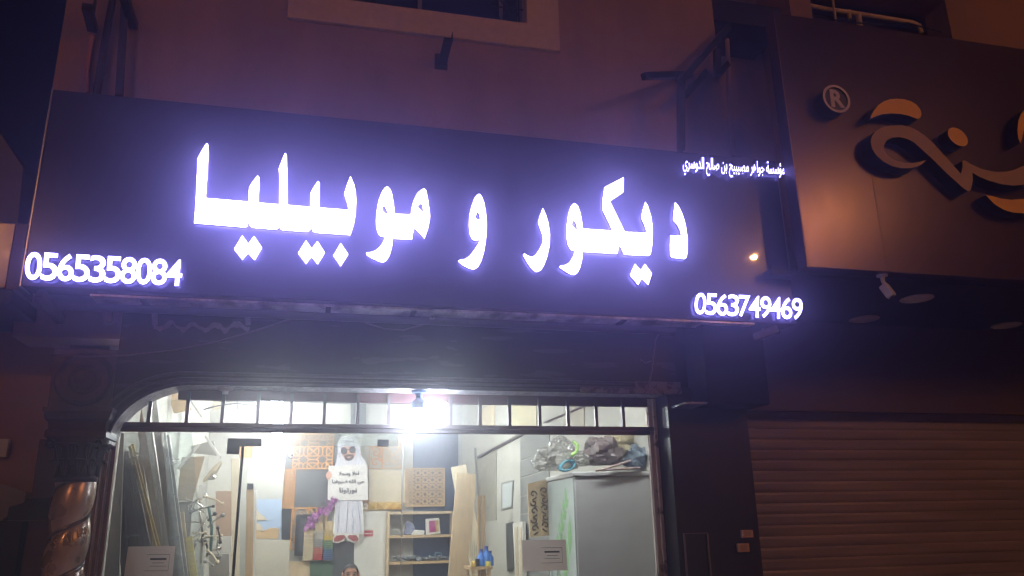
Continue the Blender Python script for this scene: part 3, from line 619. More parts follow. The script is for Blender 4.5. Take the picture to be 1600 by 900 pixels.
single('hose', mb, mat('tan_hose', S(200, 140, 112), 0.6, var=0.2), 'short tan hose hanging under the left bracket', 'hose', smooth=True)
pts = [(80, 555), (140, 557), (200, 555), (270, 548), (340, 534), (410, 513), (480, 490)]
mb = MB(); mb.tube([P(a, b, y=-0.42 + 0.02 * i) for i, (a, b) in enumerate(pts)], 0.007, 8)
single('cable', mb, mat('grey_cable', S(110, 92, 104), 0.6), 'thin cable sagging across the dark fascia above the arch', 'cable', smooth=True)
mb = MB(); pts = [(555, 492), (575, 506), (600, 514), (630, 516), (650, 510), (672, 505)]
mb.tube([P(a, b, y=-0.285) for a, b in pts], 0.006, 6)
single('cable', mb, MATS['grey_cable'], 'short loose cable looping below the middle of the sign', 'cable', smooth=True)
tb = thing('torn_banner', 'torn leftover of a banner hanging under the sign at left', 'banner', P(310, 500, y=-0.34))
mb = MB(); rnd = random.Random(3)
top = [(240 + i * 5, 507 + 5 * math.sin(i * 0.9) + rnd.uniform(-2, 2) + 2.5 * math.sin(math.pi * i / 30)) for i in range(31)]
lo = [(a, b + rnd.uniform(1.5, 8)) for a, b in top][::-1]
mb.prism([Q([(a, b - 2) for a, b in top] + lo, -0.345)], -0.345, -0.339); part('ragged_hem', mb, mat('banner_scrap', S(128, 112, 124), 0.8, var=0.3, scale=30), tb)
for a, b in (((241, 478), (242, 508)), ((386, 486), (388, 508))):
    mb = MB(); mb.bar(P(*a, y=-0.34), P(*b, y=-0.34), 0.035, 0.006); part('strap', mb, MATS['banner_scrap'], tb)
sm_ = MB(); p = P(352, 612, y=-0.13); sm_.lathe((p.x, p.y, 2.565), [(0.0, -0.04), (0.02, -0.04), (0.024, -0.02), (0.05, -0.012), (0.055, 0)], 20)
single('sensor', sm_, plastic_m, 'small round detector under the arch soffit at left', 'detector', smooth=True)
mb = MB(); q = [P(1036, 512, y=-0.28), P(1024, 530, y=-0.28), P(1018, 580, y=-0.28), P(1013, 606, y=-0.28)]; mb.tube(q, 0.008, 6); mb.tube([P(1000, 562, y=-.28), P(1008, 568, y=-.28), P(1018, 564, y=-.28)], .006, 6)
single('cable', mb, MATS['grey_cable'], 'grey wire running down the right end of the fascia', 'cable', smooth=True)

# ------------------------------------------------------------------ lamp under the soffit
p = P(655, 612, y=-0.17); lx, ly = p.x, -0.17
lamp = thing('led_lamp', 'dazzling folding LED lamp hanging from the arch soffit', 'lamp', (lx, ly, 2.57))
mb = MB(); mb.lathe((lx, ly, 2.565), [(0.0, 0.006), (0.06, 0.004), (0.058, -0.012), (0.03, -0.02), (0.022, -0.05), (0.03, -0.062), (0.058, -0.085), (0.06, -0.135), (0.0, -0.136)], 28)
part('socket', mb, mat('blue_socket', S(92, 110, 150), 0.5), lamp, smooth=True)
lamp_e = emit('led_white', (0.78, 0.89, 1.0), 75.0)
for (ax_, bx_), (az_, bz_), dy in (((0.05, 0.20), (2.415, 2.47), -0.02), ((-0.04, -0.15), (2.405, 2.375), 0.03), ((0.0, -0.05), (2.40, 2.26), -0.02), ((0.02, 0.06), (2.405, 2.30), 0.05)):
    mb = MB(); mb.bar((lx + ax_, ly + dy * .4, az_), (lx + bx_, ly + dy, bz_), 0.085, 0.022); part('led_blade', mb, lamp_e, lamp, bevel=0.008)
mb = MB(); mb.lathe((lx, ly, 2.43), [(0.055, 0.0), (0.05, -0.03), (0.0, -0.045)], 20); part('led_core', mb, lamp_e, lamp)

# ceiling lamps of the shop, some added out of view
bulb_e = emit('bulb_white', (0.93, 0.97, 1.0), 450.0)
for px, py, y, lab in ((432, 628, 4.6, 'bright white ceiling bulb far back on the shop ceiling'), (434, 668, 3.2, 'bright white hanging bulb just below the door rail'), (0, 0, 0, 'white ceiling bulb above the right hand shelves')):
    p = P(px, py, y=y) if px else P(662, 652, y=3.4)  # last bulb is added behind the lamp glare to brighten the back
    cl = thing('ceiling_bulb', lab, 'lamp', p)
    mb = MB(); mb.tube([(p.x, p.y, p.z + 0.05), (p.x, p.y, ZC)], 0.012, 8); mb.tube([(p.x, p.y, p.z + 0.04), (p.x, p.y, p.z + 0.11)], 0.03, 12); part('holder', mb, plastic_m, cl)
    mb = MB(); mb.blob(p, (0.075, 0.075, 0.08)); part('bulb', mb, bulb_e, cl, smooth=True)
p = Vector((-0.2, 1.6, 3.22)); cl = thing('ceiling_bulb', 'white ceiling bulb above the stacked profiles at left', 'lamp', p)  # bulb added out of view to light the room
mb = MB(); mb.tube([(p.x, p.y, p.z + .05), (p.x, p.y, ZC)], 0.03, 12); part('holder', mb, plastic_m, cl)
mb = MB(); mb.blob(p, (0.075, 0.075, 0.08)); part('bulb', mb, bulb_e, cl, smooth=True)

# unseen strip light, added behind the fascia to brighten the display
t = thing('strip_light', 'white strip light fixed behind the fascia above the glass', 'lamp', (0.6, 0.16, 2.9))
mb = MB(); mb.box(-1.1, 2.66, 0.08, 0.34, 2.9, 2.94); mb.box(-1.1, 2.66, 0.32, 0.34, 2.86, 2.899); part('casing', mb, white_m, t)  # casing and lip shaped to throw the light down, off the ceiling
mb = MB(); mb.tube([(-1.05, 0.16, 2.88), (2.62, 0.16, 2.88)], 0.018, 12); part('tube', mb, emit('tube_white', (0.95, 0.98, 1.0), 150.0), t, smooth=True)

# ------------------------------------------------------------------ street lamps behind the camera
lens_e = emit('sodium_lens', SODIUM_COL, SODIUM)
def street_lamp(pos, lab):
    x, y, z = pos
    t = thing('street_lamp', lab, 'street lamp', (x, y - 1.3, -0.12), 'sodium street lamps along the road')
    mb = MB(); mb.tube([(x, y - 1.3, -0.12), (x, y - 1.3, z - 0.6), (x, y - 1.15, z - 0.05), (x, y - 0.7, z + 0.12), (x, y - 0.25, z + 0.1)], [0.09, 0.06, 0.05, 0.045, 0.04], 12); part('pole', mb, alu_m, t, smooth=True)
    mb = MB(); mb.box(x - 0.16, x + 0.16, y - 0.35, y + 0.32, z + 0.03, z + 0.16); part('lamp_head', mb, alu_m, t, bevel=0.04)
    mb = MB(); mb.blob((x, y, z), (0.05, 0.08, 0.05)); part('lamp_lens', mb, lens_e, t, smooth=True)
def mirror_lamp(px, py, Y, dist):
    d = ray(px, py); h = CAM + d * ((Y - CAM.y) / d.y); d.normalize(); d.y = -d.y; return h + d * dist
street_lamp(mirror_lamp(1178, 402, -0.6, 14.5), 'sodium street lamp across the road, mirrored in the lit sign')
street_lamp(mirror_lamp(1285, 345, -0.87, 13.0), 'sodium street lamp across the road, mirrored in the brown sign')
street_lamp(mirror_lamp(1, 378, -0.62, 13.0), 'sodium street lamp across the road, mirrored in the copper panel')

# ------------------------------------------------------------------ left edge of the picture
mb = MB(); x0, x1, z0, z1 = -3.6, -1.80, 3.09, 3.505
cs = thing('copper_sign', 'copper coloured sign box ending beside the left phone number', 'sign', (-2.6, -0.6, 3.09))
mb.box(-3.6, -1.932, -0.62, -0.3, 3.09, 3.52); part('sign_panel', mb, mat('copper_panel', S(128, 88, 66), 0.2, spec=0.4, var=0.2, scale=9, rvar=0.03, bump=0.04, bscale=20), cs, bevel=0.004)
mb = MB(); mb.box(-1.930, -1.866, -0.615, -0.32, 3.085, 3.525); part('end_cap', mb, mat('end_cap_grey', S(120, 108, 116), 0.5), cs)
lb = thing('left_building', 'plain orange lit wall at the left picture edge beside the column', 'building', (-4, 0.5, 0))
mb = MB(); mb.box(-9, -1.76, 0.25, 6, 0, 3.2); part('wall', mb, mat('left_render', S(186, 146, 126), 0.85, var=0.15, scale=2), lb)
mb = MB(); mb.box(-9, -1.9, -0.6, 0.4, 3.0, 3.09); part('canopy', mb, soffit_m, lb)
fb = thing('far_building', 'pale flat gable rising behind the copper sign', 'building', (-3, 2, 0))
mb = MB(); mb.prism([Q([(-60, 150), (-30, 180), (0, 208), (36, 262), (28, 345), (18, 440), (-60, 440)], 1.2)], 1.2, 4); part('wall', mb, mat('far_render', S(186, 180, 180), 0.85, var=0.1), fb)
# cabinet and low wall
x0, x1, z0, z1 = R2(-40, 762, 44, 800, -0.4)
mb = MB(); mb.prism([Q([(-40, 752), (0, 757), (41, 769), (36, 790), (12, 806), (0, 815), (-40, 830)], 0.1)], 0.1, 0.2); single('roof_sheet', mb, mat('pale_sheet', S(176, 168, 160), 0.7, var=0.2), 'pale bent sheet leaning by the left wall', 'sheet')
uc = thing('utility_cabinet', 'dark metal cabinet left of the twisted column', 'cabinet', (-2.2, -0.2, 0))
x0, x1, z0, z1 = R2(-30, 815, 75, 900, -0.2)
mb = MB(); mb.box(x0, -1.745, -0.25, 0.2, 0, z1); part('body', mb, black_m, uc)
mb = MB(); mb.prism([Q([(10, 813), (14, 792), (36, 786), (40, 779), (78, 777), (76, 813)], -0.22)], -0.22, 0.2); part('lid', mb, black_m, uc)
mb = MB(); a, b = P(28, 814, y=-0.26), P(72, 813, y=-0.26); mb.bar(a, b, 0.006, 0.008); part('handle', mb, chrome_m, uc)  # bright bar added as the glint along the cabinet edge
x0, x1, z0, z1 = R2(-10, 686, 11, 714, 0.22); mb = MB(); mb.box(x0, x1, 0.2, 0.249, z0, z1); single('notice_plate', mb, plastic_m, 'small pale plate on the orange wall at the left edge', 'plate')

# ================================================================== inside the shop
def board(name, px, Y, th, m, label, cat, group=None, bevel=0.003):
    """flat board standing or hanging on a plane at depth Y; px = (x0,y0,x1,y1) or a list of corners"""
    mb = MB()
    loop = Q(px, Y) if isinstance(px, list) else Q([(px[0], px[1]), (px[2], px[1]), (px[2], px[3]), (px[0], px[3])], Y)
    mb.prism([loop], Y, Y + th); return single(name, mb, m, label, cat, group, bevel=bevel)
def lattice(px, Y, m, nx, nz, style, label, name='lattice_panel', th=0.016, wd=0.012, border=0.02):
    x0, x1, z0, z1 = R2(*px, Y); t = thing(name, label, 'panel', ((x0 + x1) / 2, Y, z0))
    mb = MB(); mb.prism([[(x0, z0), (x1, z0), (x1, z1), (x0, z1)], [(x0 + border, z0 + border), (x1 - border, z0 + border), (x1 - border, z1 - border), (x0 + border, z1 - border)]], Y, Y + th); part('frame', mb, m, t)
    mb = MB(); rnd = random.Random(5); sx, sz = (x1 - x0 - 2 * border) / nx, (z1 - z0 - 2 * border) / nz; ox, oz = x0 + border, z0 + border
    def ln(a, b):
        j = rnd.uniform(0.001, 0.005); mb.bar((a[0], Y + th / 2 + j, a[1]), (b[0], Y + th / 2 + j, b[1]), wd, th * 0.7, up=(0, 1, 0))
    def poly(pts): [ln(pts[i], pts[(i + 1) % len(pts)]) for i in range(len(pts))]
    for i in range(nx):
        for j in range(nz):
            cx_, cz_ = ox + (i + .5) * sx, oz + (j + .5) * sz; h = sx / 2, sz / 2
            E_ = lambda a, r: (cx_ + h[0] * r * math.cos(a), cz_ + h[1] * r * math.sin(a))
            if style == 'star':
                poly([E_(math.pi / 8 + k * math.pi / 4, (0.62 if k % 2 else 0.62)) if False else E_(k * math.pi / 8, 0.66 if k % 2 == 0 else 0.42) for k in range(16)])
                for k in range(8): ln(E_(k * math.pi / 4, 0.66), E_(k * math.pi / 4, 1.0 if k % 2 == 0 else 1.41))
                for k in range(4): ln(E_(k * math.pi / 2 + .38, 1.08), E_(k * math.pi / 2 + math.pi / 4, 0.66)); ln(E_(k * math.pi / 2 + 1.19, 1.08), E_(k * math.pi / 2 + math.pi / 4, 0.66))
            elif style == 'hex':
                c6 = [E_(k * math.pi / 3, 0.95) for k in range(6)]; poly(c6); [ln(E_(k * math.pi / 3 + .52, .4), c6[k]) for k in range(6)]; [ln(E_(k * math.pi / 3 + .52, .4), c6[(k + 1) % 6]) for k in range(6)]
                for q in (math.pi / 4, 3 * math.pi / 4, 5 * math.pi / 4, 7 * math.pi / 4): ln(E_(q, 0.9), E_(q, 1.41))
            elif style == 'scroll':
                s_ = 1 if (i + j) % 2 else -1
                pts = [E_(s_ * a * 0.62 + j, 0.12 + 0.085 * a) for a in range(11)]
                [ln(pts[k], pts[k + 1]) for k in range(10)]; ln(E_(0.8, 0.8), E_(0.8 + s_ * 0.9, 1.3)); ln(pts[-1], E_(-s_ * 1.2, 1.25)); ln(E_(2.5, .7), E_(2.2, 1.4))
    part('fretwork', mb, m, t); return t

YW2 = YB - 0.012
# wall coverings at the back
board('slate_panel', (405, 676, 440, 718), YW2 - 0.03, 0.03, cream_m, 'cream sample panel at the top left of the back wall', 'panel')
board('slate_panel', (439, 676, 459, 733), YW2 - 0.035, 0.03, slate_m, 'narrow dark grey panel beside the white dome camera', 'panel')
board('slate_panel', (459, 733, 521, 794), YW2 - 0.03, 0.03, slate_m, 'square dark grey stone sample under the star lattice', 'panel')
board('slate_panel', (519, 676, 534, 733), YW2 - 0.04, 0.03, slate_m, 'dark strip between the star lattice and the cut-out man', 'panel')
board('slate_panel', (440, 795, 457, 845), YW2 - 0.04, 0.03, mat('dark_glass_board', S(70, 74, 78), 0.15, var=0.3), 'dark shiny sample left of the ornate frame', 'panel')
board('slate_panel', (519, 846, 553, 905), YW2 - 0.03, 0.03, slate_m, 'dark grey panel behind the seated man', 'panel')
board('plain_board', (553, 786, 607, 905), YW2 - 0.025, 0.025, white_m, 'plain white panel right of the seated man', 'panel')
board('wood_panel', (451, 877, 484, 905), YW2 - 0.05, 0.03, ply_m, 'tan wood sample low on the back wall', 'panel')
board('slate_panel', (484, 877, 520, 905), YW2 - 0.055, 0.03, mat('green_board', S(86, 112, 88), 0.5, var=0.3, scale=8), 'dark green sample board below the colour strips', 'panel')
board('slate_panel', (646, 674, 716, 905), YW2 - 0.03, 0.025, blue_m, 'tall dark blue slate panel behind the shelves', 'panel')
board('slate_panel', (459, 676, 520, 732), YW2 - 0.03, 0.028, slate_m, 'dark grey panel showing through the star lattice', 'panel')
lattice((459, 677, 520, 733), YW2 - 0.06, oak_m, 2, 2, 'star', 'square orange wood lattice with star pattern at top of the back wall', wd=0.018)
lattice((440, 733, 459, 794), YW2 - 0.06, oak_m, 2, 6, 'star', 'narrow tall orange lattice strip beside the grey stone sample', wd=0.009, border=0.012)
lattice((577, 697, 598, 733), YW2 - 0.06, oak_m, 1, 2, 'scroll', 'small orange scroll lattice right of the cut-out man', border=0.012, wd=0.016)
lattice((598, 690, 630, 732), YW2 - 0.05, pale_lat, 2, 3, 'scroll', 'pale scroll lattice beside the glass joint', border=0.012, wd=0.014)
lattice((634, 731, 695, 791), YW2 - 0.09, mat('tan_cut_wood', S(206, 172, 128), 0.55, var=0.15), 5, 5, 'hex', 'square tan lattice of small triangles over the blue panel', wd=0.011)
lattice((456, 793, 508, 858), YW2 - 0.05, oak_m, 3, 3, 'scroll', 'orange scroll lattice partly hidden by the dark frame', border=0.02, wd=0.016)
lattice((565, 781, 577, 797), YW2 - 0.05, oak_m, 1, 1, 'scroll', 'small corner of orange lattice behind the cut-out man', border=0.01, wd=0.012)
board('cream_board', (576, 734, 634, 786), YW2 - 0.04, 0.03, cream_m, 'cream panelled board above the gold moulding', 'panel')
for k in range(1, 3):
    x = 576 + 19.3 * k
t = thing('gold_moulding', 'gold moulding of carved pyramids under the cream board', 'moulding', P(602, 795, y=YW2 - .05))
x0, x1, z0, z1 = R2(576, 785, 628, 796, YW2 - 0.06); mb = MB(); mb.box(x0, x1, YW2 - 0.06, YW2 - 0.04, z0, z1); part('base', mb, gold_m, t)
n = 4; sx = (x1 - x0) / n; mb = MB()
for k in range(n):
    a = x0 + k * sx; mb.add([(a, YW2 - .061, z0), (a + sx, YW2 - .061, z0), (a + sx, YW2 - .061, z1), (a, YW2 - .061, z1), (a + sx / 2, YW2 - .11, (z0 + z1) / 2)], [(0, 1, 4), (1, 2, 4), (2, 3, 4), (3, 0, 4)])
part('pyramids', mb, gold_m, t)
t = thing('dome_camera', 'small white dome camera beside the star lattice', 'camera', P(455, 715, y=YW2 - .08))
p = P(455, 711, y=YW2 - 0.09); mb = MB(); mb.blob(p, 0.042); part('housing', mb, plastic_m, t, smooth=True); mb = MB(); mb.blob(p + Vector((0.008, -0.035, -0.004)), 0.018); part('lens', mb, black_m, t, smooth=True)
t = thing('picture_frame', 'dark empty picture frame in front of the orange scroll lattice', 'frame', P(476, 868, y=YW2 - .1))
x0, x1, z0, z1 = R2(463, 804, 490, 868, YW2 - .1); mb = MB(); mb.prism([[(x0, z0), (x1, z0), (x1, z1), (x0, z1)], [(x0 + .05, z0 + .05), (x1 - .05, z0 + .05), (x1 - .05, z1 - .05), (x0 + .05, z1 - .05)]], YW2 - .1, YW2 - .07); part('moulding', mb, black_m, t); mb = MB(); mb.box(x0 + .05, x1 - .05, YW2 - .08, YW2 - .075, z0 + .05, z1 - .05); part('backing', mb, slate_m, t)
# colour sample rack
t = thing('sample_rack', 'rack of slatted colour samples in beige, grey, yellow, green, red and blue', 'sample rack', P(498, 876, y=YW2 - .14))
cols = [[S(206, 186, 150)] * 14, [S(176, 166, 150)] * 4 + [S(140, 136, 130)] * 4 + [S(196, 110, 90)] * 3 + [S(178, 62, 54)] * 3, [S(188, 160, 110)] * 3 + [S(206, 168, 40)] * 2 + [S(96, 122, 84)] * 4 + [S(70, 96, 128)] * 3 + [S(52, 72, 112)] * 2]
tops = (822, 817, 815)
for c in range(3):
    x0, x1, _, _ = R2(476 + c * 14.7, 816, 490 + c * 14.7, 876, YW2 - .14)
    zt = P(480, tops[c], y=YW2 - .14).z; zb = P(480, 876, y=YW2 - .14).z; n = len(cols[c]); hd = (zt - zb) / (n + 4)
    mb = MB(); mb.box(x0, x1, YW2 - .13, YW2 - .125, zb, zt); mb.box(x0, x1, YW2 - .145, YW2 - .131, zt - 4 * hd, zt); part('backing', mb, mat('rack_card', S(196, 170, 128), 0.7), t)
    for k, cl_ in enumerate(cols[c]):
        zz = zt - (k + 4) * hd; j = random.Random(c * 20 + k).uniform(0.85, 1.12); mb = MB(); mb.box(x0 + .002, x1 - .002, YW2 - .15, YW2 - .132, zz - hd * .78, zz)
        part('sample_strip', mb, mat('strip_%d_%d' % (c, k), tuple(min(1, v * j) for v in cl_), 0.5), t)
# flower garland
t = thing('flower_garland', 'purple flower garland slanting beside the cut-out man', 'garland', P(500, 822, y=YW2 - .18))
rnd = random.Random(11); mb = MB(); mb.tube([P(478, 824, y=YW2 - .17), P(500, 804, y=YW2 - .17), P(521, 782, y=YW2 - .17)], 0.008, 6); part('stem', mb, mat('stem_green', S(70, 90, 60), 0.7), t)
for mname, colr, cnt in (('purple', S(150, 70, 140), 46), ('mauve', S(196, 130, 186), 34), ('plum', S(96, 40, 92), 26)):
    mb = MB()
    for _ in range(cnt):
        u = rnd.random(); c = P(478 + 43 * u + rnd.gauss(0, 2.6), 825 - 43 * u + rnd.gauss(0, 3.4), y=YW2 - .18 - rnd.random() * .05)
        for k in range(4):
            a = k * 1.57 + rnd.random(); r = 0.02 + rnd.random() * .012; d1 = Vector((math.cos(a), rnd.uniform(-.5, .2), math.sin(a))) * r; d2 = Vector((-math.sin(a), 0, math.cos(a))) * r * .45
            mb.add([c, c + d1 * .5 + d2, c + d1, c + d1 * .5 - d2], [(0, 1, 2, 3)])
    part('petals', mb, mat('petal_' + mname, colr, 0.7), t)

# flat cut-out of a man in a white robe holding a welcome board
YC = YW2 - 0.16
t = thing('cutout_figure', 'flat cut-out of a man in white robe and sunglasses holding a welcome board', 'cut-out', P(545, 848, y=YC))
robe_m = mat('print_robe', S(212, 208, 214), 0.6, var=0.05, scale=9, stretch=(8, 1, 0.6)); skin_m = mat('print_skin', S(206, 150, 124), 0.6); shoe_m = mat('print_shoes', S(148, 60, 56), 0.5, var=0.2, scale=30)
def fl(name, pts, m, lift, par=None):
    mb = MB(); mb.prism([Q(pts, YC)], YC - lift, YC - lift + 0.006); return part(name, mb, m, par or t)
def cz(pts): return [(480 + a / 4.735, 670 + b / 4.735) for a, b in pts]
fl('outline', cz([(225, 100), (250, 60), (310, 45), (355, 60), (385, 110), (400, 200), (440, 260), (450, 300), (405, 440), (412, 600), (420, 770), (385, 785), (388, 830), (345, 845), (300, 825), (285, 800), (270, 830), (230, 845), (188, 840), (190, 810), (205, 785), (190, 770), (205, 600), (200, 440), (210, 280), (225, 180)]), white_m, 0.006)
fl('robe', cz([(215, 510), (396, 510), (404, 640), (406, 768), (360, 778), (285, 772), (212, 772), (206, 680), (211, 590)]), robe_m, 0.012)
fl('headscarf', cz([(228, 120), (245, 75), (300, 52), (345, 62), (375, 105), (395, 190), (430, 262), (205, 275), (225, 190)]), robe_m, 0.012)
fl('face', cz([(247, 150), (262, 135), (300, 130), (345, 133), (360, 150), (358, 190), (335, 228), (305, 240), (278, 228), (258, 195)]), skin_m, 0.018)
fl('beard', cz([(272, 200), (300, 190), (338, 192), (345, 210), (325, 234), (303, 240), (283, 230)]), mat('print_beard', S(62, 40, 36), 0.6), 0.024)
fl('mouth', cz([(292, 209), (318, 205), (326, 209), (310, 217), (296, 216)]), mat('print_mouth', S(200, 150, 136), 0.6), 0.03)
for q in (((232, 150), (222, 200), (212, 262)), ((372, 140), (386, 200), (412, 258)), ((352, 240), (372, 180), (366, 140)), ((250, 250), (240, 210), (236, 180)), ((270, 110), (310, 92), (352, 104)), ((240, 530), (232, 640), (222, 760)), ((300, 540), (296, 640), (286, 768)), ((372, 530), (384, 640), (396, 764)), ((330, 600), (338, 680), (334, 770))):
    mb = MB(); mb.tube([p_ + Vector((0, -0.018, 0)) for p_ in (P(*c, y=YC) for c in cz(q))], 0.0035, 5); part('fold_line', mb, mat('print_fold', S(176, 174, 184), .7), t)
fl('headband', cz([(228, 128), (300, 116), (372, 120), (374, 132), (300, 130), (230, 142)]), mat('print_band', S(190, 190, 196), 0.6), 0.024)
for c in ((272, 165), (334, 156)): fl('sunglass_lens', cz(ell(c, 24, 27, 0, 20)), mat('print_lens', S(58, 54, 60), 0.35), 0.026)
fl('bridge', cz([(293, 152), (312, 150), (312, 156), (293, 158)]), black_m, 0.025)
for q in ([(196, 815), (215, 790), (270, 785), (285, 800), (262, 820), (225, 835), (198, 832)], [(296, 800), (310, 785), (365, 788), (380, 815), (375, 832), (345, 833), (312, 815)]): fl('shoe', cz(q), shoe_m, 0.014)
wb = fl('welcome_board', cz([(158, 275), (445, 270), (448, 528), (150, 528)]), paper_m, 0.03)
fl('hand', cz([(150, 320), (165, 315), (178, 335), (178, 355), (165, 372), (148, 378), (138, 355), (140, 335)]), skin_m, 0.038)
mb = MB()
for s_, a, b, c, d in (('اهلا وسهلا', 232, 318, 384, 350), ('حي الله ضيوفنا', 184, 378, 425, 415), ('نورتونا', 238, 438, 368, 480)):
    lettering(mb, arabic(s_), cz([(a, b - 3), (c, b - 3), (c, d + 3), (a, d + 3)]), YC - 0.034, 0.006, 0.04)
part('welcome_words', mb, ink_m, wb)
# shelf unit
t = thing('shelf_unit', 'pale wooden shelf unit against the white and blue back wall', 'shelves', P(657, 905, y=YW2 - .3))
YS2 = YW2 - 0.28
x0, x1, _, _ = R2(606, 800, 710, 900, YS2)
mb = MB(); mb.box(x0, x0 + .03, YS2, YW2 - 0.035, 0.02, P(606, 799, y=YS2).z); mb.box(x1 - .03, x1, YS2, YW2 - .035, 0.02, P(706, 799, y=YS2).z); part('upright', mb, ply_m, t)
for py in (799, 836, 877):
    z = P(650, py, y=YS2).z; mb = MB(); mb.box(x0 + .032, x1 - .032, YS2, YW2 - .035, z - .035, z); part('shelf', mb, wood_m if py > 800 else ply_m, t)
YI = YS2 + 0.06
z36 = P(650, 836, y=YS2).z; z77 = P(650, 877, y=YS2).z
mb = MB(); mb.prism([Q([(631, 835), (636, 813), (646, 818), (652, 835)], YI)], YI, YI + .03); single('magazine', mb, mat('magazine_cover', S(70, 74, 120), 0.4, col2=S(180, 180, 190), scale=30), 'dark blue magazine leaning on the upper shelf', 'magazine')
mb = MB(); mb.prism([Q([(642, 836), (648, 828), (664, 829), (662, 836)], YI - .03)], YI - .03, YI + .02); single('folded_cloth', mb, white_m, 'white packet beside the blue magazine on the shelf', 'packet', bevel=.01)
t = thing('catalogue', 'white and pink catalogue standing on the upper shelf', 'catalogue', P(676, 835, y=YI))
mb = MB(); mb.prism([Q([(666, 836), (665, 811), (686, 809), (688, 833)], YI)], YI, YI + .05); part('cover', mb, white_m, t); mb = MB(); mb.prism([Q([(671, 832), (670, 814), (680, 813), (681, 831)], YI)], YI - .004, YI - .001); part('pink_panel', mb, mat('magenta_print', S(168, 62, 120), 0.5), t); mb = MB(); mb.prism([Q([(681, 831), (680, 813), (685, 813), (686, 830)], YI)], YI - .005, YI - .002); part('gold_panel', mb, mat('sand_print', S(190, 160, 100), 0.5), t)
rnd = random.Random(4)
mb = MB()
for k in range(16):
    c = P(618 + k * 5.5 + rnd.uniform(-2, 2), 873 + rnd.uniform(-3, 1), y=YI + rnd.uniform(-.05, .08)); mb.blob(c, (rnd.uniform(.025, .05), .04, rnd.uniform(.015, .035)), 9, 6, 0, .5, k)
single('rag_heap', mb, mat('grey_rags', S(160, 162, 160), 0.8, col2=S(84, 92, 104), scale=20), 'untidy heap of grey rags and tools on the lower shelf', 'rags')
mb = MB(); c = P(684, 868, y=YI); mb.tube([c + Vector((.045 * math.cos(a) * (1 + .1 * i / 20), -.02 + .003 * (i % 5), .03 * math.sin(a) + .01)) for i, a in enumerate([k * .6 for k in range(32)])], .008, 6); single('blue_coil', mb, mat('blue_cord', S(120, 156, 176), 0.6), 'coil of light blue cord on the lower shelf', 'cord', smooth=True)
t = thing('wall_switch', 'small red and white label strip on the white panel', 'label', P(575, 838, y=YW2 - .04))
mb = MB(); x0, x1, z0, z1 = R2(569, 829, 583, 838, YW2 - .032); mb.box(x0, x1, YW2 - .034, YW2 - .026, z0, z1); part('plate', mb, mat('red_label', S(204, 80, 88), 0.5), t); mb = MB(); mb.box(x0 + .01, x1 - .01, YW2 - .037, YW2 - .035, (z0 + z1) / 2 - .006, (z0 + z1) / 2 + .006); part('stripe', mb, white_m, t)

# ---- right side of the shop
def lean(name, a, b, Y, wd, th, m, label, cat, group=None, Yb=None):
    """long piece leaning on something: top pixel a, lower pixel b, carried on down to the floor"""
    A = P(*a, y=Y); B = P(*b, y=(Y if Yb is None else Yb)); d = B - A; k = (0.03 - A.z) / d.z; B = A + d * k
    mb = MB(); mb.bar(A, B, wd, th, up=(0, 1, 0)); return single(name, mb, m, label, cat, group, bevel=min(wd, th) * .12)
lean('leaning_board', (729, 740), (716, 900), 3.6, 0.24, 0.03, ply_m, 'wide beige board leaning between the shelves and the sticks', 'board')
lean('leaning_board', (716, 728), (722, 760), 4.4, 0.2, 0.02, cream_m, 'pale board behind the leaning beige board', 'board')
for px in (747, 752, 756): lean('wooden_stick', (px, 774), (px + 1, 850), 3.2, 0.022, 0.022, wood_m, 'thin upright timber stick right of the beige board', 'stick', 'thin timber sticks')
lean('wooden_stick', (742, 700), (746, 772), 3.4, 0.03, 0.02, mat('grey_stick', S(150, 150, 146), .5), 'pale grey upright batten above the timber sticks', 'batten')
def wallR(pts, y_off=0.0):
    """points of the right wall seen through photograph pixels"""
    out = []
    for px, py in pts:
        d = ray(px, py); sl = (XR1 - XR0) / (YB - 0.1)
        t_ = (XR0 - y_off + sl * (CAM.y - 0.1) - CAM.x) / (d.x - sl * d.y); out.append(CAM + d * t_)
    return out
def wpanel(name, pts, m, label, cat, off=0.01, th=0.012):
    w_ = wallR(pts, off); n = Vector((1, (XR0 - XR1) / (YB - .1), 0)).normalized() * th
    mb = MB(); k = len(w_); mb.add(w_ + [v + n for v in w_], [tuple(range(k)), tuple(range(2 * k - 1, k - 1, -1))] + [(i, i + k, (i + 1) % k + k, (i + 1) % k) for i in range(k)])
    o = single(name, mb, m, label, cat); bm = bmesh.new(); bm.from_mesh(o.data); bmesh.ops.recalc_face_normals(bm, faces=bm.faces); bm.to_mesh(o.data); bm.free(); return o
slat_m = mat('slat_grey', S(140, 140, 136), .6, var=.1)
rows = [(674, 720, 674, 702), (721, 747, 703, 733), (748, 776, 734, 765), (777, 804, 766, 797), (805, 833, 798, 828), (834, 862, 829, 860), (863, 905, 861, 905)]
for k, (a, b, c, d) in enumerate(rows): wpanel('cladding_slat', [(813, a), (858, c - (0 if k == 0 else 0)), (858, d - 1), (813, b - 1)], slat_m, 'grey wall slat %s' % ('at the top of the right wall cladding', 'second from the top of the right wall cladding', 'third from the top of the right wall cladding', 'level with the top of the scroll panel', 'behind the middle of the scroll panel', 'behind the foot of the scroll panel', 'lowest of the right wall cladding')[k], 'slat')
wpanel('mottled_sheet', [(745, 716), (775, 700), (775, 812), (748, 815)], mat('mottled_sheet', S(164, 160, 146), .6, var=.25), 'mottled grey sheet on the right wall behind the sticks', 'sheet')
t = thing('wall_mirror', 'small grey framed mirror on the white stretch of right wall', 'mirror', wallR([(792, 798)], .03)[0])
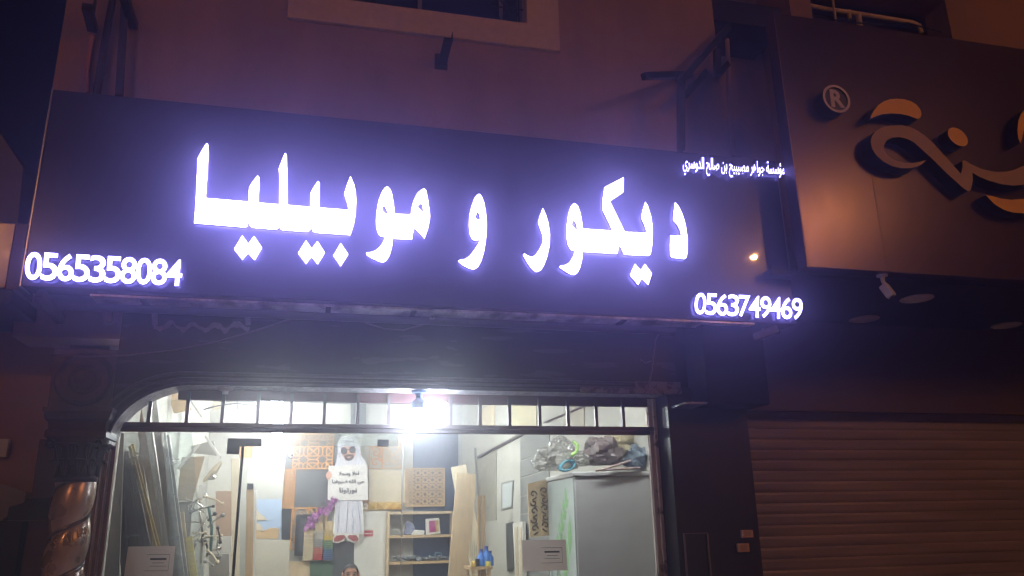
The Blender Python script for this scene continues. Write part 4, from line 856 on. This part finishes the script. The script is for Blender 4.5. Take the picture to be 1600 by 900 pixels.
for nm, pts, m, off in (('frame', [(783, 755), (802, 750), (800, 793), (783, 798)], slat_m, .012), ('glass', [(785, 757), (800, 753), (798.5, 791), (785, 795)], mat('mirror_glass', S(205, 212, 212), .15), .018)):
    w_ = wallR(pts, off); n = Vector((.006, 0, 0)); mb = MB(); mb.add(w_ + [v + n for v in w_], [(3, 2, 1, 0), (4, 5, 6, 7)] + [(i, (i + 1) % 4, (i + 1) % 4 + 4, i + 4) for i in range(4)]); part(nm, mb, m, t)
wpanel('skirting_rail', [(745, 713), (815, 676), (815, 680), (746, 717)], alu_m, 'slanting metal trunking along the top of the right wall', 'trunking', .03, .02)
t = thing('cream_shutter', 'cream panelled shutter leaf standing against the right wall', 'shutter', wallR([(802, 903)], .06)[0])
w_ = wallR([(790, 820), (816, 814), (817, 905), (793, 905)], .08)
def wbox(pts, off, th, m, nm):
    w_ = wallR(pts, off); n = Vector((th, 0, 0)); mb = MB(); mb.add(w_ + [v + n for v in w_], [(3, 2, 1, 0), (4, 5, 6, 7)] + [(i, (i + 1) % 4, (i + 1) % 4 + 4, i + 4) for i in range(4)]); return part(nm, mb, m, t)
wbox([(801, 818), (816, 815), (818, 905), (805, 905)], .08, .04, white_m, 'leaf')
for a, b in ((804, 808), (811, 814)): wbox([(a, 824), (b, 823), (b + 2, 900), (a + 2, 900)], .088, .006, cream_m, 'raised_panel')
wpanel('door_opening', [(790, 818), (800, 816), (802, 890), (792, 893)], mat('door_dark', S(96, 98, 96), .6, var=.3), 'dark narrow cupboard front beside the cream shutter', 'cupboard', .03, .02)
# carved scroll panel leaning by the cabinet
YP = 1.35
t = thing('scroll_panel', 'light wood panel with two columns of dark scroll cut-outs', 'panel', P(840, 840, y=YP))
pp_ = [(824, 756), (857, 748), (860, 836), (828, 840)]
mb = MB(); mb.prism([Q(pp_, YP)], YP, YP + .02); part('board', mb, ply_m, t, label=None)
mb = MB()
for cx0, s_ in ((833, 1), (850, -1)):
    for k in range(5):
        c = P(cx0 + k * .6, 772 + k * 13.5 - (cx0 - 833) * .3, y=YP); R_ = .035
        pts = [c + Vector((s_ * R_ * (1 - a / 9) * math.cos(a * .8 + k % 2 * 3.1), -.004, R_ * (1 - a / 9) * math.sin(a * .8 + k % 2 * 3.1))) for a in range(8)]
        mb.tube(pts, .0065, 6); mb.tube([c + Vector((s_ * .03, -.004, -.03)), c + Vector((-s_ * .01, -.004, -.055))], .006, 6)
part('scroll_cutouts', mb, mat('cutout_dark', S(52, 48, 48), .7), t)
# grey cabinet with painted side
YK = 0.55
t = thing('grey_cabinet', 'tall grey cabinet close to the glass with green leaves painted on its side', 'cabinet', (2.4, YK, 0))
xk0 = P(900, 800, y=YK).x; zk = P(950, 737, y=YK).z
mb = MB(); mb.box(xk0, 2.845, YK, YK + 0.8, 0.02, zk - .04); part('body', mb, steelgrey_m, t, bevel=.006)
mb = MB(); mb.box(xk0 - .02, 2.86, YK - .015, YK + .82, zk - .038, zk); part('top', mb, steelgrey_m, t, bevel=.008)
mb = MB(); mb.box(xk0 - .012, xk0 - .001, YK + .01, YK + .79, .03, zk - .05); part('side_panel', mb, mat('frosted_side', S(190, 200, 196), .35, var=.08, scale=4), t)
def leaf(cy_, cz_, l, wd, ang, mb):
    pts = [(cy_ + l * u * math.cos(ang) - wd * math.sin(math.pi * u) * s_ * math.sin(ang), cz_ + l * u * math.sin(ang) + wd * math.sin(math.pi * u) * s_ * math.cos(ang)) for s_, us in ((1, [i / 6 for i in range(7)]), (-1, [1 - i / 6 for i in range(1, 6)])) for u in us]
    k = len(mb.v); mb.v += [(xk0 - .014, a, b) for a, b in pts]; mb.f.append(tuple(range(k, k + len(pts)))); mb.m.append(0)
rnd = random.Random(8); mb = MB()
for k in range(9): u = k / 8; leaf(YK + .5 - .28 * u, zk - .62 + .38 * u, .13, .035, 2.0 + (.6 if k % 2 else -.5), mb)
for k in range(7): leaf(YK + .12 + rnd.uniform(0, .25), .5 + k * .14, .34, .05, 1.3 + rnd.uniform(-.3, .5), mb)
part('painted_leaves', mb, mat('leaf_green', S(140, 196, 128), .5, var=.2, scale=12), t)
mb = MB(); rnd = random.Random(9)
for k in range(6): leaf(YK + .4 + rnd.uniform(0, .3), .6 + k * .13, .3, .03, 1.8 + rnd.uniform(-.5, .5), mb)
for i, v in enumerate(mb.v): mb.v[i] = (v[0] - .002, v[1], v[2])
part('painted_leaves', mb, mat('leaf_greygreen', S(124, 146, 136), .5, var=.2), t)
# bags on the cabinet
def bag(pxs, y, r, m, label, seed):
    c = P(*pxs, y=y); o = MB(); rnd = random.Random(seed); n, k = 44, 26; vs = []
    from mathutils import noise
    def nz(a, b):
        p3 = Vector((math.sin(b) * math.cos(a), math.sin(b) * math.sin(a), math.cos(b))) * 1.7 + Vector((seed * 3.1, 0, 0))
        return 0.86 + .34 * noise.noise(p3) + .20 * abs(noise.noise(p3 * 2.6)) - .16 * abs(noise.noise(p3 * 5.5 + Vector((2, 1, 0))))
    for i in range(k + 1):
        th_ = math.pi * i / k
        for j in range(n):
            a = 2 * math.pi * j / n; q = nz(a, th_); z = r[2] * math.cos(th_) * q; vs.append((c.x + r[0] * q * math.sin(th_) * math.cos(a), c.y + r[1] * q * math.sin(th_) * math.sin(a), c.z + max(z, -r[2] * .72)))
    o.add(vs, [(i * n + j, (i + 1) * n + j, (i + 1) * n + (j + 1) % n, i * n + (j + 1) % n) for i in range(k) for j in range(n)])
    return single('plastic_bag', o, m, label, 'bag', 'bags heaped on the grey cabinet', smooth=True)
bag((872, 712), .85, (.17, .22, .17), bag_m, 'crumpled clear plastic bag at the left end of the cabinet top', 1)
bag((850, 722), 1.0, (.12, .2, .1), bag_m, 'small clear plastic bag hanging over the left cabinet edge', 2)
bag((942, 706), .8, (.2, .24, .16), mat('brown_bag', S(120, 108, 106), .4, var=.3, scale=10), 'large grey brown bag in the middle of the cabinet top', 3)
bag((968, 702), .95, (.2, .2, .18), mat('straw_bag', S(186, 174, 140), .6, var=.2, scale=9), 'straw coloured sack behind the grey brown bag', 4)
bag((997, 716), .8, (.14, .2, .13), mat('blue_grey_bag', S(120, 134, 146), .5, var=.3, scale=8), 'blue grey bag at the right end of the cabinet top', 5)
bag((905, 718), .7, (.1, .14, .08), bag_m, 'clear wrapping in front of the grey brown bag', 6)
mb = MB(); c = P(886, 728, y=.6); rnd = random.Random(2)
mb.tube([c + Vector((.06 * math.cos(i * .7), .05 * math.sin(i * .45), .045 * math.sin(i * .7 + .4) + .005 * rnd.uniform(-1, 1))) for i in range(60)], .007, 6)
single('net_bundle', mb, mat('teal_net', S(84, 150, 170), .6), 'bundle of teal net cord at the cabinet corner', 'cord', smooth=True)
mb = MB(); mb.tube([P(896, 690, y=.7), P(903, 696, y=.66), P(901, 706, y=.62), P(893, 712, y=.6)], .014, 6); single('green_ribbon', mb, mat('lime_ribbon', S(160, 206, 110), .5), 'lime green strap lying over the clear bag', 'strap')
for a, b, lab in (((940, 734), (985, 720), 'pale rod lying across the cabinet top'), ((930, 735), (1000, 731), 'thin pink rod along the cabinet edge')):
    mb = MB(); mb.tube([P(*a, y=.5), P(*b, y=.52)], .01, 8); single('rod', mb, mat('pink_rod', S(200, 176, 170), .5), lab, 'rod', 'rods on the grey cabinet')
# small table with bottles
YT = 3.0
t = thing('work_table', 'small wooden work table with blue bottles and tins', 'table', P(752, 900, y=YT))
x0, x1, z0, z1 = R2(735, 886, 770, 890, YT); mb = MB(); mb.box(x0, x1, YT, YT + .4, z1 - .03, z1); part('tabletop', mb, wood_m, t)
for x in (x0 + .02, x1 - .05):
    for y in (YT + .02, YT + .35): mb = MB(); mb.box(x, x + .03, y, y + .03, .02, z1 - .031); part('leg', mb, wood_m, t)
bl = mat('blue_plastic', S(70, 130, 220), .3, var=.1); zt = z1
for px, h, r, lab in ((752, .17, .045, 'blue spray bottle on the left of the small work table'), (760, .2, .05, 'tall blue bottle in the middle of the small work table'), (766, .15, .04, 'blue bottle at the right end of the small work table')):
    c = P(px, 886, y=YT + .15); t = thing('blue_bottle', lab, 'bottle', (c.x, YT + .15, zt), 'blue bottles on the work table')
    mb = MB(); mb.lathe((c.x, YT + .15, zt), [(0, 0), (r, .0), (r, h * .6), (r * .4, h * .8), (r * .4, h * .9)], 16); part('body', mb, bl, t, smooth=True); mb = MB(); mb.lathe((c.x, YT + .15, zt), [(r * .45, h * .9), (r * .45, h * 1.05), (0, h * 1.05)], 12); part('cap', mb, mat('cap_blue', S(40, 70, 150), .4), t, smooth=True)
for px, r, h, m, lab in ((740, .03, .06, gold_m, 'small brass tin at the left end of the work table'), (746, .025, .08, black_m, 'small black tin on the work table'), (763, .03, .05, mat('yellow_tin', S(214, 196, 80), .4), 'small yellow tin in front of the blue bottles')):
    c = P(px, 886, y=YT + .05); mb = MB(); mb.lathe((c.x, YT + .05, zt + .001), [(0, 0), (r, 0), (r, h * .9), (r * .9, h), (0, h)], 16); single('tin', mb, m, lab, 'tin', 'tins on the work table', smooth=True)
mb = MB(); c = P(738, 850, y=YT + .1)
for k in range(5): mb.tube([P(735 + k * 3, 845 + (k % 2) * 8, y=YT + .3), P(733 + k * 4, 872, y=YT + .3), P(737 + k * 3.4, 886, y=YT + .2)], .007, 6)
single('wire_bunch', mb, mat('pale_wire', S(196, 190, 172), .5), 'bunch of pale bent wires standing on the work table', 'wire', smooth=True)
# QR posters on the glass (codes left out)
for pts, lab in (([(200, 854), (274, 853), (269, 905), (193, 905)], 'white notice stuck low on the left glass pane'), ([(816, 844), (884, 843), (887, 891), (817, 893)], 'white notice stuck on the right glass pane before the cabinet')):
    c = P(pts[2][0] - 30, pts[2][1], y=-.01); t = thing('notice', lab, 'notice', c)
    mb = MB(); q_ = Q(pts, -.004); mb.add([(x, -.003, z) for x, z in q_], [(3, 2, 1, 0)]); part('sheet', mb, notice_m, t)
    (ax_, ay), (bx, by), (cx_, cy_), (dx, dy) = pts
    def uv(u, v): return ((ax_ * (1 - u) + bx * u) * (1 - v) + (dx * (1 - u) + cx_ * u) * v, (ay * (1 - u) + by * u) * (1 - v) + (dy * (1 - u) + cy_ * u) * v)
    mb = MB()
    for u0, v0, u1, v1 in ((.42, .25, .9, .262), (.42, .74, .9, .752), (.895, .262, .9, .74), (.5, .36, .84, .42), (.55, .5, .8, .515), (.5, .6, .84, .612)): mb.prism([Q([uv(u0, v0), uv(u1, v0), uv(u1, v1), uv(u0, v1)], -.005)], -.0062, -.0048)
    part('print', mb, ink_m, t)

# ---- left side of the shop: stacked profiles and boards
board('leaning_board', [(178, 676), (194, 676), (186, 905), (140, 905)], .3, .02, mat('taupe_board', S(132, 124, 116), .5, var=.15, stretch=(9, 1, .5)), 'narrow taupe board right behind the left jamb', 'board')  # board added for the grey reflection in the left pane
dk = mat('dark_profile', S(126, 110, 102), .4, metal=.2, var=.2); gy = mat('grey_profile', S(176, 172, 166), .35, metal=.3, var=.15); wh = mat('white_profile', S(222, 218, 210), .4, var=.06); br_ = mat('brown_profile', S(140, 116, 96), .5, var=.2)
for a, b, Y, wd in (((184, 690), (196, 900), .45, .05), ((190, 700), (208, 900), .5, .055), ((196, 706), (220, 900), .5, .05), ((201, 716), (230, 900), .48, .045), ((205, 728), (240, 900), .46, .045)):
    lean('leaning_profile', a, b, Y, wd, .04, dk, 'dark profile in the leaning stack inside the left glass', 'profile', 'dark profiles leaning at left')
for a, b, Y in (((203, 697), (247, 870), .40), ((207, 694), (252, 870), .42)): lean('leaning_profile', a, b, Y, .02, .02, gold_m, 'thin shiny gold profile leaning across the dark stack', 'profile', 'gold profiles leaning at left')
for a, b, Y, wd, m in (((212, 618), (262, 900), .9, .06, br_), ((204, 618), (236, 900), 1.0, .08, br_), ((224, 618), (268, 900), .8, .05, wh), ((239, 618), (276, 900), .75, .05, gy), ((255, 674), (284, 900), .7, .04, wh), ((262, 680), (291, 900), .72, .03, gy)):
    lean('leaning_profile', a, b, Y, wd, .03, m, {id(br_): 'brown board behind the gold profiles at left', id(wh): 'white profile leaning behind the left notice', id(gy): 'grey metal profile leaning behind the left notice'}[id(m)], 'profile', 'pale profiles leaning at left')
mb = MB(); mb.prism([Q([(256, 676), (300, 676), (318, 905), (268, 905)], .6)], .6, .606); single('glass_sheet', mb, sheet_m, 'clear sheet of glass leaning in front of the pale profiles', 'glass sheet')
mb = MB(); mb.prism([Q([(190, 676), (236, 676), (262, 905), (196, 905)], .36)], .36, .366); single('glass_sheet', mb, sheet_m, 'clear sheet of glass over the dark profiles at left', 'glass sheet')
board('leaning_board', [(284, 714), (320, 713), (301, 782), (276, 782)], 1.6, .02, mat('tan_board', S(190, 168, 138), .6, var=.08), 'tilted tan board high among the stacked profiles', 'board')
board('leaning_board', [(276, 784), (301, 783), (292, 905), (278, 905)], 1.65, .02, mat('grey_sheet', S(140, 136, 128), .6, var=.1), 'grey strip of board hanging below the tan board', 'board')
board('leaning_board', [(298, 697), (334, 688), (340, 712), (300, 708)], 1.7, .02, grey_m, 'tilted grey board top behind the white battens', 'board')
lean('leaning_batten', (273, 797), (282, 900), 1.2, .07, .03, wood_m, 'short pale timber plank left of the metal fittings', 'plank')
lean('leaning_batten', (284, 800), (294, 900), 1.15, .035, .03, wood_m, 'narrow pale timber plank left of the metal fittings', 'plank')
lean('leaning_batten', (295, 838), (304, 900), 1.1, .05, .02, mat('yellow_strip', S(222, 200, 112), .5), 'yellow strip leaning beside the metal fittings', 'strip')
for a, b, y, lab in (((278, 733), (311, 694), 1.5, 'white batten slanting up to the right over the tan board'), ((321, 682), (344, 715), 1.5, 'white batten slanting down to the right near the door')):
    mb = MB(); mb.bar(P(*a, y=y), P(*b, y=y), .035, .02); single('white_batten', mb, white_m, lab, 'batten')
rnd = random.Random(21)
for k in range(26):
    px, py = rnd.uniform(300, 346), rnd.uniform(778, 895); px -= (py - 778) * .06; c = P(px, py, y=rnd.uniform(1.2, 1.6)); a = rnd.uniform(0, 3.14); l = rnd.uniform(.04, .1)
    d = Vector((math.cos(a), rnd.uniform(-.3, .3), math.sin(a) * .7)) * l; mb = MB(); mb.tube([c - d, c - d * .2 + Vector((0, 0, .012)), c + d], rnd.uniform(.004, .009), 7); mb.blob(c + d, rnd.uniform(.01, .02), 8, 6); mb.blob(c - d, rnd.uniform(.01, .018), 8, 6)
    single('metal_fitting', mb, [chrome_m, cream_m, gy, black_m][k % 4], {0: 'shiny chrome fitting in the cluttered rack left of the door', 1: 'cream fitting in the cluttered rack left of the door', 2: 'grey fitting in the cluttered rack left of the door', 3: 'black fitting in the cluttered rack left of the door'}[k % 4], 'fitting', ('chrome', 'cream', 'grey', 'black')[k % 4] + ' fittings in the rack', smooth=True)
for k, (a, b) in enumerate((((318, 752), (345, 722)), ((325, 748), (336, 745)), ((326, 792), (329, 862)), ((312, 800), (313, 880)))):
    c, d = P(*a, y=1.45), P(*b, y=1.45); mb = MB(); mb.tube([c, (c + d) / 2 + Vector((.02, -.02, .01)), d], [.012, .03 if k < 2 else .012, .012], 10); single('rack_arm', mb, [cream_m, chrome_m, mat('teal_arm', S(60, 100, 92), .5), chrome_m][k], ('cream curved arm above the cluttered rack', 'small brass coloured knob arm under the cream arm', 'dark teal upright of the cluttered rack', 'chrome upright of the cluttered rack')[k], 'arm', smooth=True)
board('paper_card', [(307, 778), (312, 757), (322, 759), (316, 782)], 1.3, .004, white_m, 'small white card tilted above the cluttered rack', 'card', bevel=0)
board('leaning_board', (337, 767, 362, 838), 1.9, .02, mat('rosy_board', S(196, 164, 136), .6, var=.08), 'rosy tan board left of the black door edge', 'board')
board('leaning_board', (327, 838, 362, 864), 1.7, .02, white_m, 'white board low left of the black door edge', 'board')
board('leaning_board', (327, 865, 358, 905), 1.68, .02, grey_m, 'grey board lowest left of the black door edge', 'board')
lattice((330, 676, 357, 712), 4.0, pale_lat, 2, 2, 'star', 'pale star lattice seen high left of the door patch', wd=.012)
lattice((361, 697, 394, 716), 4.2, oak_m, 3, 2, 'star', 'orange lattice just below the black door patch', wd=.012, border=.015)
lean('leaning_board', (368, 716), (367, 900), 2.6, .08, .03, cream_m, 'cream upright plank right behind the black door edge', 'plank')
lean('leaning_board', (391, 763), (389, 900), 1.5, .06, .03, wood_m, 'timber plank with a black cap right of the door edge', 'plank')
mb = MB(); p = P(391, 761, y=1.48); mb.box(p.x - .025, p.x + .025, 1.47, 1.52, p.z - .02, p.z + .03); single('black_cap', mb, black_m, 'black cap on top of the timber plank', 'cap')
lean('leaning_board', (399, 766), (396, 900), 1.7, .028, .02, white_m, 'thin white strip beside the capped timber plank', 'strip')
board('leaning_board', [(387, 716), (446, 718), (441, 782), (384, 782)], 3.9, .02, grey_m, 'large pale grey sheet standing right of the door edge', 'sheet')
board('leaning_board', [(391, 843), (453, 844), (450, 905), (389, 905)], 3.4, .02, mat('beige_sheet', S(206, 198, 178), .6, var=.05), 'large beige sheet below the sailing boat picture', 'sheet')
t = thing('boat_picture', 'picture of a sailing boat in brown on pale blue', 'picture', P(418, 842, y=3.8))
mb = MB(); mb.prism([Q([(396, 780), (441, 780), (438, 843), (394, 843)], 3.8)], 3.8, 3.815); part('canvas', mb, mat('sky_print', S(156, 172, 194), .6, var=.08), t)
mb = MB(); mb.prism([Q([(396, 826), (410, 830), (424, 824), (436, 826), (435, 842), (396, 842)], 3.79)], 3.794, 3.799); part('boat_print', mb, mat('boat_print', S(184, 152, 108), .6, var=.25, scale=20), t)
mb = MB(); mb.prism([Q([(398, 790), (404, 800), (418, 812), (398, 814)], 3.79)], 3.790, 3.793); mb.prism([Q([(399, 816), (408, 820), (412, 830), (398, 828)], 3.79)], 3.788, 3.7935); part('sail_print', mb, mat('sail_print', S(196, 178, 150), .6), t)
# tall white cupboard doors seen through the transom
for px, w_, Y, m, lab in ((352, 30, 3.0, white_m, 'white tall board standing far left against the back'), ):
    lean('leaning_board', (px, 640), (px - 4, 760), Y, .3, .02, m, lab, 'board')

# things high up, seen through the transom
board('high_board', [(262, 618), (287, 612), (300, 640), (272, 646)], 2.2, .02, ply_m, 'tilted plywood offcut high up behind the left transom', 'board')
mb = MB(); mb.bar(P(284, 608, y=2.0), P(316, 652, y=2.0), .05, .02); single('high_batten', mb, white_m, 'white batten slanting high up behind the left transom', 'batten')
mb = MB(); mb.tube([P(a, b, y=3.0) for a, b in ((318, 640), (340, 634), (370, 630), (400, 634), (425, 645), (440, 646))], .007, 6); single('cable', mb, black_m, 'thin dark cable sagging under the shop ceiling', 'cable', smooth=True)
mb = MB(); mb.tube([P(371, 612, y=3.4), P(371, 660, y=3.4)], .008, 6); single('cable', mb, MATS['grey_cable'], 'thin straight wire hanging behind the transom at left', 'cable')
for a, _z, m, lab in (((333, 608, 344, 676), 0, cream_m, 'narrow cream strip on the wall high behind the left transom'), ((548, 612, 572, 676), 0, slate_m, 'grey strip of panel above the cut-out man'), ((606, 612, 622, 676), 0, cream_m, 'cream strip of panel above the pale scroll lattice')):
    board('panel_strip', a, YW2 - .03, .025, m, lab, 'panel')
for pts, m, lab in (([(752, 640), (772, 629), (772, 668), (752, 676)], cream_m, 'cream panel high on the right wall beyond the lamp'), ([(800, 612), (838, 602), (838, 672), (800, 672)], mat('sand_panel', S(196, 186, 156), .6, var=.1), 'sand coloured panel high on the right wall'), ([(880, 596), (912, 590), (912, 668), (880, 668)], mat('umber_panel', S(176, 166, 146), .6, var=.1), 'darker sand coloured panel high on the right wall nearer the street')):
    wpanel('panel_strip', pts, m, lab, 'panel', .012)
mb = MB(); w_ = wallR([(850, 660), (1005, 596)], .03); mb.tube(w_, .008, 6); single('conduit', mb, MATS['grey_cable'], 'thin conduit running along the top of the right wall', 'conduit')
# ---- man sitting inside
hp = P(549, 882, y=3.0)                              # crown of the head
HX, HY, HZ = hp.x, 3.05, hp.z - 0.115
man = thing('person', 'seated man with short dark hair and beard in a brown shirt, looking down', 'person', (HX, HY, 0))
sk = [  # pos, radius, parent
 ((0, .12, -.66), .16, None), ((0, .10, -.46), .155, 0), ((0, .07, -.30), .17, 1), ((0, .06, -.19), .085, 2), ((0, .03, -.11), .06, 3), ((0, .0, -.02), .085, 4), ((0, -.005, .045), .088, 5), ((0, .01, .09), .06, 6),
 ((-.17, .07, -.23), .065, 2), ((-.23, .03, -.45), .05, 8), ((-.16, -.18, -.55), .04, 9), ((-.06, -.25, -.56), .035, 10),
 ((.17, .07, -.23), .065, 2), ((.23, .03, -.45), .05, 12), ((.16, -.18, -.55), .04, 13), ((.06, -.25, -.56), .035, 14),
 ((-.1, .02, -.70), .095, 0), ((-.13, -.34, -.68), .07, 16), ((-.13, -.36, -1.02), .05, 17), ((-.13, -.46, -1.07), .04, 18),
 ((.1, .02, -.70), .095, 0), ((.13, -.34, -.68), .07, 20), ((.13, -.36, -1.02), .05, 21), ((.13, -.46, -1.07), .04, 22)]
me = bpy.data.meshes.new('body'); me.from_pydata([Vector(p) + Vector((0, 0, HZ)) for p, r, q in sk], [(q, i) for i, (p, r, q) in enumerate(sk) if q is not None], [])
bo = bpy.data.objects.new('body', me); COL.objects.link(bo); bo.parent = man; ORG['body'] = ORG[man.name]
sm = bo.modifiers.new('skin', 'SKIN'); sv = me.skin_vertices[0].data
for i, (p, r, q) in enumerate(sk): sv[i].radius = (r * (.86 if i in (5, 6, 7) else 1), r); sv[i].use_root = (i == 0)
bo.modifiers.new('sub', 'SUBSURF').levels = 2; bo.modifiers['sub'].render_levels = 2
# clothes colour below the neck, skin above, by height on the body itself
bm_ = mat('body_cloth', S(124, 94, 70), .8, var=.15); me.materials.append(bm_)
nt_ = bm_.node_tree; gx = nt_.nodes.new('ShaderNodeTexCoord'); sp = nt_.nodes.new('ShaderNodeSeparateXYZ'); nt_.links.new(gx.outputs['Object'], sp.inputs[0]); gt = nt_.nodes.new('ShaderNodeMath'); gt.operation = 'GREATER_THAN'; gt.inputs[1].default_value = HZ - .165
nt_.links.new(sp.outputs[2], gt.inputs[0]); mxn = nt_.nodes.new('ShaderNodeMix'); mxn.data_type = 'RGBA'; bsdf = nt_.nodes['Principled BSDF']; src = bsdf.inputs['Base Color'].links[0].from_socket
nt_.links.new(gt.outputs[0], mxn.inputs[0]); nt_.links.new(src, mxn.inputs[6]); mxn.inputs[7].default_value = (*S(186, 136, 110), 1); nt_.links.new(mxn.outputs[2], bsdf.inputs['Base Color'])
C0 = Vector((HX, HY, HZ))
mb = MB(); n, k = 24, 12; vs = []
for i in range(k + 1):
    th_ = math.pi * .62 * i / k
    for j in range(n):
        a = 2 * math.pi * j / n; front_ = max(0, -math.sin(a)) ** .5; q = th_ * (1 - .55 * front_); vs.append(C0 + Vector((.085 * math.sin(q) * math.cos(a), .015 + .10 * math.sin(q) * math.sin(a), .028 + .095 * math.cos(q))))
mb.add(vs, [(i * n + j, (i + 1) * n + j, (i + 1) * n + (j + 1) % n, i * n + (j + 1) % n) for i in range(k) for j in range(n)]); part('hair', mb, mat('dark_hair', S(30, 24, 22), .6, var=.3, scale=60), man, smooth=True)
mb = MB()
for s_ in (-1, 1): mb.tube([C0 + Vector((s_ * .018, -.088, .036)), C0 + Vector((s_ * .034, -.088, .042)), C0 + Vector((s_ * .052, -.072, .036))], .006, 6)
part('eyebrows', mb, MATS['dark_hair'], man)
for s_ in (-1, 1):
    mb = MB(); mb.blob(C0 + Vector((s_ * .033, -.079, .018)), (.013, .008, .006)); part('eye', mb, MATS['dark_hair'], man, smooth=True)
mb = MB(); mb.tube([C0 + Vector((0, -.085, .022)), C0 + Vector((0, -.108, -.02)), C0 + Vector((0, -.088, -.026))], [.009, .014, .01], 8); part('nose', mb, mat('skin', S(186, 136, 110), .6), man, smooth=True)
mb = MB(); mb.blob(C0 + Vector((0, -.05, -.075)), (.058, .045, .04)); part('beard', mb, MATS['dark_hair'], man, smooth=True)
for s_ in (-1, 1): mb = MB(); mb.blob(C0 + Vector((s_ * .084, .005, .005)), (.012, .022, .034)); part('ear', mb, MATS['skin'], man, smooth=True)
st = thing('stool', 'round wooden stool under the seated man', 'stool', (HX, HY + .1, 0))
mb = MB(); mb.lathe((HX, HY + .1, 0), [(0, HZ - .80), (.17, HZ - .80), (.18, HZ - .825), (.17, HZ - .85), (0, HZ - .85)], 24); part('seat', mb, wood_m, st)
for k in range(4): a = math.pi / 4 + k * math.pi / 2; mb = MB(); mb.tube([(HX + .11 * math.cos(a), HY + .1 + .11 * math.sin(a), HZ - .85), (HX + .17 * math.cos(a), HY + .1 + .17 * math.sin(a), .02)], .018, 8); part('leg', mb, wood_m, st)

# ------------------------------------------------------------------ haze added to spread a glow round the lights like lens bloom
if HAZE:
    mb = MB(); mb.box(-29, 29, -29, 28, -1.4, 13.5)
    hm = bpy.data.materials.new('night_air'); hm.use_nodes = True; t_ = hm.node_tree; t_.nodes.clear()
    pv = t_.nodes.new('ShaderNodeVolumePrincipled'); pv.inputs['Color'].default_value = (0.9, 0.9, 0.95, 1); pv.inputs['Density'].default_value = HAZE; pv.inputs['Anisotropy'].default_value = 0.91
    oo = t_.nodes.new('ShaderNodeOutputMaterial'); t_.links.new(pv.outputs[0], oo.inputs['Volume'])
    hz = bpy.data.objects.new('haze', mesh_of('haze', mb, hm)); COL.objects.link(hz); hz['kind'] = 'stuff'
